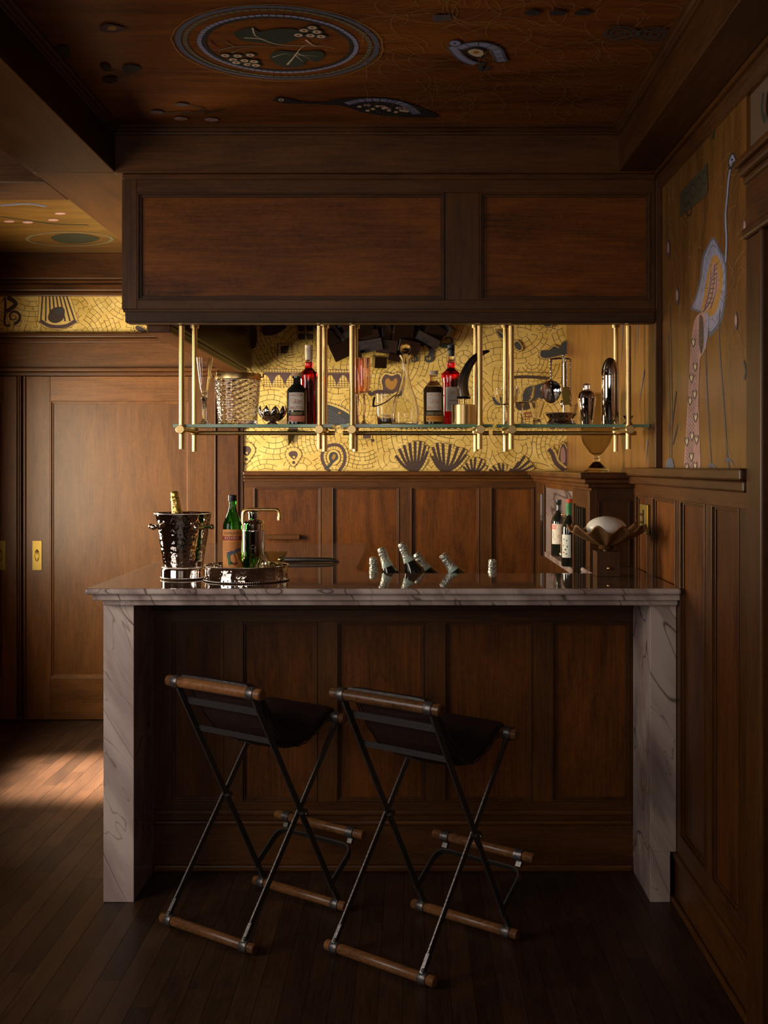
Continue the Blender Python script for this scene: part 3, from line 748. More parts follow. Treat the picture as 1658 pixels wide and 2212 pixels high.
anemone((960, 1022), [(932, 985), (934, 966), (943, 957), (956, 958), (972, 960), (988, 966), (1002, 970), (1006, 982)], 6)
anemone((1022, 1024), [(1000, 1008), (1006, 1000), (1016, 992), (1026, 988), (1040, 992), (1046, 1004)], 5)
anemone((1085, 1026), [(1056, 1014), (1064, 1006), (1076, 1000), (1086, 1003)], 5.5)
anemone((1092, 1026), [(1104, 1012), (1120, 998), (1132, 986), (1142, 996), (1150, 1006)], 5.5)
mg.open('painted_tulip'); framed(mg, [(1216, 1015), (1206, 1000), (1208, 975), (1215, 958), (1224, 972), (1228, 990), (1226, 1012)], P_plum, 4)
halo(mg, [(1218, 1016), (1200, 1000), (1192, 980), (1184, 970)], 9, P_plum); mg.fill([(1211, 998), (1210, 976), (1215, 965), (1220, 978), (1219, 998)], P_pink); mg.close()
mg.open('painted_volutes')
mg.spiral((924, 774), 10, 1.4, 7 * PX, P_slate, R(-60), 1); mg.stroke([(905, 738), (922, 742), (932, 756), (929, 770)], 11 * PX, P_slate); mg.spiral((893, 776), 8, 1.3, 5.5 * PX, P_slate, R(-90), 1)
mg.spiral((968, 736), 11, 1.4, 6 * PX, P_slate, R(150), -1); mg.stroke([(940, 738), (952, 746), (966, 748), (978, 742)], 9 * PX, P_slate); mg.close()
mg.open('painted_curl_band'); mg.stroke([(1085, 819), (1110, 815), (1150, 815), (1182, 818)], 6 * PX, P_brown); mg.stroke([(1085, 808), (1130, 804), (1182, 806)], .003, P_line)
framed(mg, [(1110, 742), (1118, 738), (1126, 750), (1122, 757), (1113, 752)], P_slate, 3); framed(mg, [(1072, 714), (1082, 720), (1090, 728), (1080, 730)], P_slate, 3)
mg.fill([(1128, 855), (1140, 838), (1160, 832), (1180, 828), (1186, 850), (1170, 862), (1160, 858), (1148, 868), (1136, 866)], P_slate)
mg.fill([(1112, 862), (1124, 866), (1142, 870), (1146, 880), (1132, 886), (1116, 884)], P_brown); mg.ring((1136, 896), 12, 5, P_red, .004, 16); mg.ring((1134, 900), 7, 7, P_red, .004, 12)
mg.fill([(1062, 858), (1074, 862), (1082, 874), (1070, 874)], P_slate); mg.close()
mg.open('painted_carriage'); framed(mg, [(1167, 770), (1168, 758), (1184, 757), (1196, 748), (1206, 752), (1214, 740), (1228, 738), (1230, 762), (1210, 768), (1180, 774)], P_slate, 3, 3); mg.close()
mg.open('painted_dark_figures')
for p in ([(478, 700), (500, 702), (498, 726), (480, 724)], [(524, 700), (552, 704), (552, 750), (522, 748)], [(566, 706), (600, 700), (620, 706), (596, 722), (570, 724)]): mg.fill(p, P_brown)
framed(mg, [(1174, 700), (1190, 700), (1186, 706), (1176, 705)], P_slate, 3); mg.close()

# ---- ceiling painting
fcm = Face('ceiling', 2.7495)
def cconv(px, py): D = (2.7495 - H) * F / (CY - py); return ((px - CX) * D / F, D)
mc = Mural(fcm, cconv, main_panel)
mcx, mcy, mr_ = -.390, 3.434, .295
def circ(r_, n=72, j=0, rr=random.Random(2)): return [Vector((mcx + (r_ + rr.uniform(-j, j)) * math.cos(2 * math.pi * k / n), mcy + (r_ + rr.uniform(-j, j)) * math.sin(2 * math.pi * k / n))) for k in range(n)]
mc.open('painted_medallion')
for r_, wd, m in ((.292, .016, P_lilac_d), (.272, .013, P_olive), (.231, .013, P_lilac), (.217, .012, P_black)): mc.stroke(circ(r_, j=.001), wd, m, 0, True, True)
for r_, ln in ((.231, .008), (.272, .01)): q = circ(r_); mc.ticks(q + [q[0]], .002, ln, .02, P_brown)
mc.stroke(circ(.310, j=.003), .003, P_scratch, 0, True, True); mc.close()
mc.open('painted_berry_branch')
mc.fill([(505, 72), (520, 62), (545, 58), (560, 66), (600, 60), (640, 62), (652, 74), (632, 86), (600, 96), (572, 92), (540, 88), (520, 84)], P_green)
mc.fill([(582, 120), (600, 108), (640, 110), (690, 108), (700, 120), (684, 132), (664, 128), (650, 142), (618, 144), (596, 136)], P_green)
for pts, wd, m in (([(472, 108), (500, 100), (540, 98), (600, 100), (660, 98), (722, 102)], 7, P_olive), ([(500, 112), (520, 104), (560, 98)], 7, P_olive), ([(487, 88), (505, 98), (530, 101)], 5, P_olive),
                   ([(527, 80), (560, 82), (590, 92), (620, 96), (700, 98), (722, 104)], 5, P_cream), ([(545, 58), (552, 76), (575, 84)], 5, P_cream), ([(620, 138), (634, 122), (650, 102), (672, 90)], 6, P_cream), ([(660, 84), (676, 96), (700, 98)], 6, P_cream),
                   ([(588, 122), (615, 114), (632, 118)], 3, P_cream), ([(638, 118), (655, 132)], 3, P_cream), ([(634, 116), (690, 120)], 3, P_cream), ([(640, 112), (672, 127)], 3, P_cream),
                   ([(452, 88), (465, 100), (485, 101)], 5, P_red), ([(458, 104), (480, 102)], 4, P_red), ([(695, 92), (712, 86), (735, 82)], 5, P_red), ([(700, 96), (722, 86)], 4, P_red), ([(455, 90), (462, 94)], 5, P_black)):
    mc.stroke(pts, wd * .00115, m, taper=True)
for cx_, cy_ in ((656, 64), (674, 58), (684, 67), (644, 74), (670, 75), (693, 77), (486, 118), (513, 119), (540, 117), (503, 127), (528, 129), (548, 131), (510, 133), (535, 137), (552, 139)):
    a, b_ = cconv(cx_, cy_); c0 = Vector((a, b_))
    for rr_, m in ((.019, P_black), (.0125, P_cream), (.0055, P_red)): mc.fill([c0 + Vector((rr_ * math.cos(t * .5236), rr_ * math.sin(t * .5236))) for t in range(12)], m, 0, True)
mc.close()
mc.open('painted_goose')
mc.fill([(590, 214), (600, 208), (618, 210), (650, 217), (700, 218), (735, 212), (790, 208), (840, 211), (885, 222), (915, 234), (948, 250), (900, 252), (830, 248), (780, 240), (745, 228), (700, 224), (640, 222), (612, 221)], P_black, 4)
mc.ring((607, 214), 6, 3, P_cream, n=14); mc.ring((607, 214), 2.5, 1.5, P_black, n=8)
wing_ = mc.stroke([(748, 222), (780, 215), (820, 214), (860, 220), (885, 231), (900, 244)], .030, P_lilac); mc.ticks(wing_, .004, .014, .014, P_black)
rg = random.Random(4)
for i in range(22):
    t = rg.random(); px_ = 768 + t * 118; py_ = 225 + t * 8 + rg.uniform(-3, 11) * (1 if t < .8 else .6)
    mc.fill([(px_ - 5, py_), (px_ - 2, py_ - 2.5), (px_ + 5, py_ - 1.5), (px_ + 4, py_ + 2), (px_ - 2, py_ + 2.3)], P_cream if i % 3 else P_pink, 0)
mc.close()
mc.open('painted_curled_bird')
mc.ring((982, 91), 14, 7, P_lilac_d); mc.ring((982, 91), 11, 5.4, P_lilac, n=18); mc.ring((982, 91), 3, 1.6, P_black, n=8)
mc.stroke([(976, 98), (990, 116), (1006, 128), (1026, 136)], .034, P_lilac_d); mc.stroke([(976, 98), (990, 116), (1006, 128), (1026, 136)], .020, P_lilac)
mc.stroke([(990, 102), (1015, 94), (1045, 94), (1070, 104), (1078, 120), (1084, 131)], .040, P_lilac_d); q = mc.stroke([(990, 102), (1015, 94), (1045, 94), (1070, 104), (1078, 120), (1084, 131)], .024, P_lilac); mc.ticks(q, .003, .012, .03, P_black)
mc.fill([(1005, 108), (1020, 100), (1042, 102), (1050, 112), (1044, 122), (1030, 124), (1015, 120)], P_black); mc.fill([(1010, 108), (1022, 103), (1040, 106), (1044, 114), (1034, 120), (1018, 116)], P_cream); mc.ring((1028, 110), 7, 3.5, P_ochre, n=14)
mc.stroke([(1044, 132), (1036, 144), (1044, 150), (1056, 142)], .016, P_slate); mc.close()
mc.open('painted_flowers')
for cx_, cy_, s in ((240, 58, 1.0),): mc.fill([(cx_ - 26, cy_ + 2), (cx_ - 10, cy_ - 9), (cx_ + 12, cy_ - 6), (cx_ + 34, cy_ + 2), (cx_ + 10, cy_ + 9), (cx_ - 12, cy_ + 9)], P_plum); mc.ring((cx_ + 2, cy_), 10, 5, P_ochre, n=12)
for pts in ([(122, 100), (140, 97), (151, 106), (150, 120), (138, 122), (124, 112)], [(264, 146), (272, 138), (292, 138), (303, 145), (296, 152), (276, 154)], [(220, 172), (232, 164), (250, 166), (252, 174), (236, 178)], [(215, 140), (230, 136), (240, 146), (228, 152)]): mc.fill(pts, P_black)
mc.stroke([(236, 150), (262, 156), (290, 160), (316, 162)], .008, P_black, taper=True); mc.stroke([(250, 166), (280, 160)], .006, P_black)
mc.stroke([(350, 243), (400, 240), (450, 240), (500, 241), (528, 240)], .009, P_green, taper=True); mc.stroke([(390, 246), (440, 236), (410, 226)], .007, P_green); mc.stroke([(440, 244), (480, 234)], .007, P_green)
for a_, b_ in ((338, 240), (392, 224), (390, 254), (456, 256)): mc.fill([(a_ - 15, b_), (a_ - 6, b_ - 4), (a_ + 12, b_ - 2), (a_ + 14, b_ + 2), (a_ - 2, b_ + 4)], P_pink if b_ > 250 else P_plum)
mc.close()
mc.open('painted_rosettes')
for cx_, cy_ in ((1340, 70), (1412, 72)):
    for r_ in (1, .66, .3): mc.ring((cx_, cy_), 34 * r_, 15 * r_, P_slate, .008)
for cx_ in (1150, 1204, 1258): mc.fill([(cx_ - 18, 24), (cx_, 18), (cx_ + 18, 23), (cx_ + 12, 29), (cx_ - 14, 29)], P_black)
mc.fill([(932, 30), (972, 28), (976, 40), (936, 44)], P_plum, 0); mc.fill([(940, 32), (955, 32), (955, 40), (942, 41)], P_slate, 0); mc.close()
def scratches(mu, n, a0, a1, b0, b1, seed, wd, ln, mat=P_scratch):
    r = random.Random(seed); mu.open('scratched_arcs')
    for _ in range(n):
        c = Vector((r.uniform(a0, a1), r.uniform(b0, b1))); rad = r.uniform(.04, .22) * ln; s = r.uniform(0, 6.28); e = s + r.uniform(.5, 2.2)
        q = [c + Vector((math.cos(s + (e - s) * i / 9), math.sin(s + (e - s) * i / 9))) * rad for i in range(10)]
        q = [p for p in q if a0 < p[0] < a1 and b0 < p[1] < b1]
        if len(q) > 1: mu.rib(q, wd, mat)
    mu.k += 2; mu.close('stuff')
mc.k = 0; scratches(mc, 330, -.15, .75, 2.95, 4.2, 3, .0013, 1.0); 
mgr = Mural(fcm, cconv, green_panel)
mgr.open('painted_oval'); mgr.ring((150, 516), 92, 15, P_olive, .02); mgr.fill([(110, 514), (130, 506), (175, 505), (215, 514), (190, 524), (140, 525)], P_green)
mgr.stroke([(0, 468), (60, 476), (120, 484), (190, 486)], .015, P_green); mgr.stroke([(0, 444), (60, 440), (100, 446)], .03, P_lilac_d)
for a_, b_ in ((130, 461), (60, 480), (115, 475), (20, 478)): mgr.ring((a_, b_), 12, 2.5, P_pink, n=10)
mgr.close()

# ---- right wall painting
frm = Face('right', XR - .0095)
def rconv(px, py): D = (XR - .0095) * F / (px - CX); return (D, H - (py - CY) * D / F)
mr2 = Mural(frm, rconv, mural_r)
mr2.k = 0; scratches(mr2, 260, 3.21, 4.25, 1.52, 2.5, 9, .0010, .8)
mr2.k = 6
mr2.open('painted_heron')
body = [(1541, 512), (1556, 540), (1567, 562), (1569, 600), (1568, 640), (1560, 690), (1545, 715), (1532, 728), (1528, 700), (1512, 676), (1492, 668), (1502, 640), (1512, 600), (1516, 560), (1528, 530)]
mr2.fill(body, P_lilac_d, 4); inn = [(1541, 518), (1553, 542), (1563, 566), (1566, 600), (1564, 640), (1556, 686), (1544, 706), (1533, 716), (1530, 694), (1514, 672), (1497, 664), (1506, 640), (1516, 600), (1520, 562), (1530, 534)]
q = mr2.fill(inn, P_lilac, 4); mr2.fill([(1538, 556), (1548, 552), (1558, 572), (1561, 600), (1556, 640), (1546, 674), (1532, 684), (1514, 672), (1520, 640), (1526, 600)], P_ochre, 4)
mr2.fill([(1538, 572), (1545, 568), (1551, 590), (1551, 620), (1542, 650), (1530, 668), (1518, 672), (1526, 640), (1532, 600)], P_pink, 4)
for pts in ([(1543, 570), (1542, 610), (1534, 650), (1518, 674)], [(1548, 590), (1546, 630), (1534, 668)], [(1536, 584), (1532, 630), (1522, 668)]): mr2.stroke(pts, .006, P_brown)
mr2.ticks(mr2.stroke([(1512, 640), (1522, 590), (1530, 548), (1541, 530), (1556, 552), (1563, 600), (1560, 650), (1548, 696)], .0025, P_lilac_d), .0025, .022, .022, P_lilac_d)
for i in range(9): mr2.stroke([(1520 + i * 2.6, 664 - i * 10), (1528 + i * 2.2, 654 - i * 10), (1538 + i * 1.6, 656 - i * 11)], .0028, P_brown)
neck = [(1567, 566), (1569, 520), (1567, 470), (1570, 430), (1574, 385), (1580, 350)]
mr2.stroke(neck, .030, P_black); mr2.stroke(neck, .018, P_lilac)
mr2.fill([(1572, 352), (1576, 336), (1583, 330), (1590, 344), (1595, 353), (1590, 356), (1586, 350), (1582, 362), (1575, 366)], P_black); mr2.fill([(1575, 351), (1579, 338), (1583, 334), (1588, 346), (1583, 350), (1579, 360)], P_lilac)
mr2.ring((1581, 345), 2.2, 3, P_black, n=10)
for pts in ([(1526, 720), (1524, 760), (1528, 860), (1533, 950), (1536, 1000), (1534, 1014)], [(1555, 670), (1553, 730), (1560, 830), (1567, 930), (1571, 990), (1576, 1014)]): mr2.stroke(pts, .012, P_slate); mr2.stroke(pts, .005, P_lilac_d)
for bx, by in ((1536, 1004), (1572, 992)):
    for dx, dy in ((-8, 6), (14, 14), (3, 20)): mr2.stroke([(bx, by), (bx + dx * .6, by + dy * .3), (bx + dx, by + dy)], .012, P_lilac_d, taper=True)
mr2.close()
mr2.open('painted_tail')
mr2.fill([(1504, 684), (1530, 680), (1527, 740), (1520, 762), (1512, 780), (1509, 860), (1511, 940), (1511, 1020), (1479, 1020), (1482, 930), (1488, 830), (1493, 740)], P_pink, 4)
mr2.fill([(1511, 684), (1519, 690), (1520, 740), (1515, 765), (1510, 740)], P_brown); mr2.fill([(1524, 680), (1530, 682), (1528, 730), (1522, 750)], P_lilac)
for i in range(34):
    yy = 716 + i * 8.8; xl = 1495 - i * .42; pts = [(xl + j * 3.1, yy + (4 if j % 2 else -4)) for j in range(6)]
    mr2.stroke(pts, .0028, P_plum if i % 2 else P_lilac_d, 0)
rg = random.Random(8)
for cx_, cy_ in ((1498, 738), (1502, 790), (1494, 815), (1491, 864), (1501, 850), (1503, 900), (1495, 940), (1505, 948), (1484, 952), (1502, 1005), (1484, 1008), (1494, 985)):
    s = .8
    mr2.fill([(cx_, cy_ + 16 * s), (cx_ - 5, cy_), (cx_ - 3, cy_ - 10 * s), (cx_, cy_ - 4), (cx_ + 3, cy_ - 10 * s), (cx_ + 5, cy_)], P_brown); mr2.fill([(cx_, cy_ + 9), (cx_ - 2.6, cy_), (cx_ - 1.5, cy_ - 5), (cx_, cy_), (cx_ + 1.5, cy_ - 5), (cx_ + 2.6, cy_)], P_cream)
mr2.close()
mr2.open('painted_reeds')
for pts, wd in (([(1450, 1018), (1452, 900), (1450, 760), (1447, 660)], .008), ([(1446, 1018), (1447, 860), (1444, 720)], .006), ([(1452, 920), (1458, 870), (1461, 845)], .012), ([(1454, 960), (1462, 925), (1464, 918)], .012), ([(1608, 820), (1611, 800), (1606, 780)], .012)): mr2.stroke(pts, wd, P_slate)
mr2.fill([(1440, 996), (1452, 990), (1456, 1016), (1440, 1018)], P_lilac_d)
for cx_, cy_ in ((1590, 694), (1463, 640), (1609, 492), (1444, 538)): mr2.ring((cx_, cy_), 4, 20, P_plum, n=16); mr2.ring((cx_, cy_ - 2), 2.4, 12, P_pink, n=12)
mr2.close()
mr2.open('painted_dark_cartouche'); mr2.fill([(1470, 415), (1528, 352), (1530, 410), (1524, 424), (1468, 470)], P_umber, 0)
for cx_, cy_ in ((1482, 430), (1497, 412), (1511, 398), (1522, 384), (1488, 452)): mr2.ring((cx_, cy_), 6, 14, P_green, .006, 18)
for pts in ([(1540, 300), (1546, 240), (1550, 225)], [(1650, 200), (1647, 240), (1655, 262)]): mr2.stroke(pts, .02, P_green)
mr2.close()
# deeper part of the same wall, seen past the shelf: faint strokes
mr2.open('painted_streaks')
for pts in ([(1345, 700), (1343, 760), (1338, 810)], [(1378, 700), (1377, 760)], [(1322, 700), (1326, 716)], [(1392, 800), (1384, 850), (1379, 890)], [(1399, 950), (1395, 1012)]): mr2.stroke(pts, .02, P_lilac_d, taper=True)
mr2.close()
# a stack of stained wooden blocks fixed high on the gold wall, and a pyramid bracket
blk = root('block_sculpture', 'cluster of dark stained wooden blocks high on the gold mural wall', 'sculpture', (.0, YB - .05, 2.30))
rb = random.Random(21)
def block(px, py, w_, h_, rot, dep):
    x_, z_ = bconv(px, py); k = MB(); hw, hh = w_ * PX / 2, h_ * PX / 2
    M = Matrix.Translation((x_, -dep / 2, z_ - 2.30)) @ Matrix.Rotation(R(-rot), 4, 'Y') @ Matrix.Rotation(R(rb.uniform(-16, 16)), 4, 'Z') @ Matrix.Rotation(R(rb.uniform(6, 22)), 4, 'X')
    k.box(-hw, hw, -dep / 2, dep / 2, -hh, hh); o = k.build('block', dark_wood, blk, .0015, mat4=M); return o
for px_, py_, w_, h_, rot_ in ((704, 714, 34, 30, 30), (716, 732, 26, 34, 40), (740, 758, 46, 34, 25), (728, 728, 30, 60, 32), (762, 700, 40, 30, 20), (757, 738, 34, 40, 22), (786, 712, 36, 30, 14), (802, 748, 60, 26, 8),
        (798, 728, 52, 30, 10), (824, 708, 46, 34, 8), (820, 784, 26, 24, 0), (838, 750, 46, 30, -8), (862, 758, 40, 22, -14), (846, 728, 44, 40, 4), (868, 716, 42, 42, -4), (884, 748, 44, 26, -12),
        (900, 728, 42, 32, -16), (912, 708, 34, 34, -18), (926, 736, 52, 20, -28), (938, 716, 40, 28, -32), (962, 712, 34, 22, -45), (770, 770, 24, 16, 16), (850, 774, 26, 14, -12), (790, 690, 40, 30, 12), (840, 690, 44, 30, 5), (890, 690, 40, 26, -8), (730, 700, 30, 26, 30)):
    block(px_, py_, w_, h_, rot_, rb.uniform(.07, .13))
k = MB(); x_, z_ = bconv(624, 918); k.add([(-.066, 0, 0), (.066, 0, 0), (.0, -.10, 0), (.0, -.02, -.125), (-.066, 0, .03), (.066, 0, .03), (0, -.10, .03)], [(0, 2, 3), (2, 1, 3), (1, 0, 3), (4, 5, 6), (0, 4, 6, 2), (2, 6, 5, 1), (0, 1, 5, 4)])
pyr = k.build('wall_bracket', dark_wood, None); pyr.location = (x_, YB - .013, z_); pyr['label'] = 'dark pointed pyramid bracket on the gold wall below the glass shelf'; pyr['category'] = 'bracket'

# ================================================================ BAR
bar = root('bar_counter', 'oak panelled bar body between two pink grey marble end legs', 'bar', (0, 3.985, 0))
def B(name, m, x0, x1, y0, y1, z0, z1, bevel=0, par=None):
    return MB().box(x0, x1, y0 - 3.985, y1 - 3.985, z0, z1).build(name, m, par or bar, bevel)
ZU = 1.0250
B('marble_leg', marble_m, -1.055, -.950, 3.985, 4.45, .0, ZU, .002)
k = MB(); k.box(.827, .9165, 0, .31, .1735, ZU); k.box(.827, .896, 0, .31, 0, .1735); k.build('marble_leg', marble_m, bar, .0015)
B('core', old_h, -.9495, .8265, 4.325, 4.46, 0, ZU)
PY = 4.303
def rcp(name, m, x0, x1, z0, z1, d0=0, d1=.0215, bevel=0): return B(name, m, x0, x1, PY + d0, PY + d1, z0, z1, bevel)
rcp('top_rail', wood_h, -.9495, .8265, .9225, .968); rcp('cornice', old_h, -.9495, .8265, .9685, ZU, -.022, .0215, .004)
rcp('bottom_rail', wood_h, -.9495, .8265, .187, .2555)
rcp('skirting_cap', wood_h, -.9495, .8265, .170, .1865, -.016, .0215, .006); rcp('skirting_cap', wood_h, -.9495, .8265, .205, .222, -.008, -.0005, .004)
rcp('skirting_board', wood_h, -.9495, .8265, .0245, .1695, -.008); rcp('shoe_moulding', wood_h, -.9495, .8265, 0, .024, -.022, .0215, .006)
bp_ = [(-.888, -.692), (-.625, -.344), (-.274, .053), (.127, .453), (.527, .816)]
ed = [-.9495] + [v for p in bp_ for v in p] + [.8265]
for i in range(0, len(ed), 2): rcp('stile', wood_v, ed[i] + .0003, ed[i + 1] - .0003, .256, .922)
for a0, a1 in bp_:
    rcp('panel', fig_v, a0, a1, .256, .922, .012)
    k = MB()
    for lv, wd in ((-.003, .006), (.006, .014)):
        for q in ((a0, a0 + wd, .256, .922), (a1 - wd, a1, .256, .922), (a0 + wd, a1 - wd, .256, .256 + wd), (a0 + wd, a1 - wd, .922 - wd, .922)):
            k.box(q[0], q[1], PY + lv - 3.985, PY + .012 - 3.985, q[2], q[3])
    k.build('panel_moulding', wood_v, bar, .0012)
B('return_body', wood_v, -1.052, -.262, 4.4605, 6.20, 0, ZU)
B('rear_cabinet', wood_v, -.2615, .738, 4.4605, 4.80, 0, .842)
# worktop: L shaped polished marble with a three stepped edge
top = root('marble_worktop', 'polished marble bar worktop, top coloured brown for its reflections, with stepped pink grey edges', 'worktop', (0, 3.985, ZU))
def slab(ins, z0, z1, m, name, bev, r=.0):
    x0, x1, y0 = -1.098 + ins, .9165, 3.905 + ins
    pts = [(x0, y0), (x1, y0), (x1, 4.755), (.70, 4.755), (.70, 4.478), (-.10, 4.478), (-.155, 4.50), (-.19, 4.55), (-.205, 4.62), (-.215, 4.72), (-.215, 6.25), (x0, 6.25)]
    n = len(pts); k = MB(); vs = [(x, y - 3.985, z) for z in (z0, z1) for x, y in pts]
    k.add(vs, [tuple(range(n, 2 * n)), tuple(reversed(range(n)))] + [(i, (i + 1) % n, n + (i + 1) % n, n + i) for i in range(n)])
    o = k.build(name, m, top); md = o.modifiers.new('bevel', 'BEVEL'); md.width = bev; md.segments = 4; md.limit_method = 'ANGLE'; md.angle_limit = R(50); return o
slab(0, .0415, .063, [marble_m], 'edge_step', .009)
slab(.022, .0208, .0413, [marble_m], 'edge_step', .003)
slab(.048, .0002, .0206, [marble_m], 'edge_step', .006)
k = MB(); 
pts = [(-1.088, 3.915), (.916, 3.915), (.916, 4.75), (.706, 4.75), (.706, 4.472), (-.10, 4.472), (-.157, 4.495), (-.196, 4.55), (-.213, 4.62), (-.221, 4.72), (-.221, 6.24), (-1.088, 6.24)]
k.add([(x, y - 3.985, .0632) for x, y in pts], [tuple(range(len(pts)))]); k.build('reflection_brown_top', marble_top, top)  # thin sheet over the pink grey slab, coloured like the room it reflects
ZT = ZU + .0633
# bottle well behind the worktop
well = root('bottle_well', 'open steel bottle well set behind the marble worktop', 'bottle well', (.11, 4.64, .8425))
for nm, b in (('floor_plate', (-.31, .31, -.135, .135, 0, .004)), ('side_plate', (-.31, -.306, -.135, .135, .004, .16)), ('side_plate', (.306, .31, -.135, .135, .004, .16)), ('side_plate', (-.306, .306, .131, .135, .004, .16)), ('side_plate', (-.306, .306, -.135, -.131, .004, .16))):
    MB().box(*b).build(nm, iron, well)
def champagne(tip, D, tilt_x, tilt_y, label):
    """foil topped sparkling wine bottle leaning in the well; tip = photo position of its top"""
    t = root('champagne_bottle', label, 'bottle', group='champagne bottles in the well')
    d = Vector((math.sin(R(tilt_x)), -math.sin(R(tilt_y)), 0)); d.z = math.sqrt(1 - d.x ** 2 - d.y ** 2)
    p = at(*tip, D); zf = .848 + .043 * math.sqrt(1 - d.z ** 2); L = (p.z - zf) / d.z; e = L - .315
    MB().lathe([(0, 0), (.040, 0), (.043, .006), (.044, .14 + e), (.041, .19 + e), (.030, .215 + e), (.021, .24 + e), (.0165, .262 + e), (.0162, .266 + e), (0, .266 + e)], n=28).build('bottle_body', black_glass, t)
    MB().lathe([(.0235, .236 + e), (.0215, .244 + e), (.0185, .256 + e), (.0176, .262 + e), (0, .262 + e)], n=24).build('neck_label', foil_mint, t)
    MB().lathe([(r_, z + e) for r_, z in [(.0200, .250), (.0178, .262), (.0160, .283), (.0172, .286), (.0172, .292), (.0150, .294), (.0160, .301), (.0160, .309), (.0120, .3145), (0, .315)]], n=24, fn=lambda a, r, z: 1 + .05 * math.sin(a * 7 + z * 240) + .03 * math.sin(a * 11)).build('foil_capsule', foil_silver, t)
    t.rotation_euler = d.to_track_quat('Z', 'Y').to_euler()
    t.location = p - d * L
CH = [((806, 1203), 4.69, -1, 2, 'short upright champagne neck in silver foil, leftmost in the bottle well'),
      ((822, 1183), 4.57, -20, 1, 'silver foiled champagne neck leaning left, second from left in the well'),
      ((866, 1173), 4.58, -24, 1, 'tallest leaning champagne bottle showing its black shoulder above the worktop'),
      ((898, 1195), 4.69, -33, 1, 'bright foiled champagne neck leaning just right of the tallest one'),
      ((955, 1197), 4.57, -35, 1, 'gold tinged champagne neck leaning left alone near the middle of the well'),
      ((1063, 1208), 4.69, 0, 2, 'short upright champagne neck standing alone at the right end of the well')]
for tip, D, tx, ty, lb in CH: champagne(tip, D, tx, ty, lb)

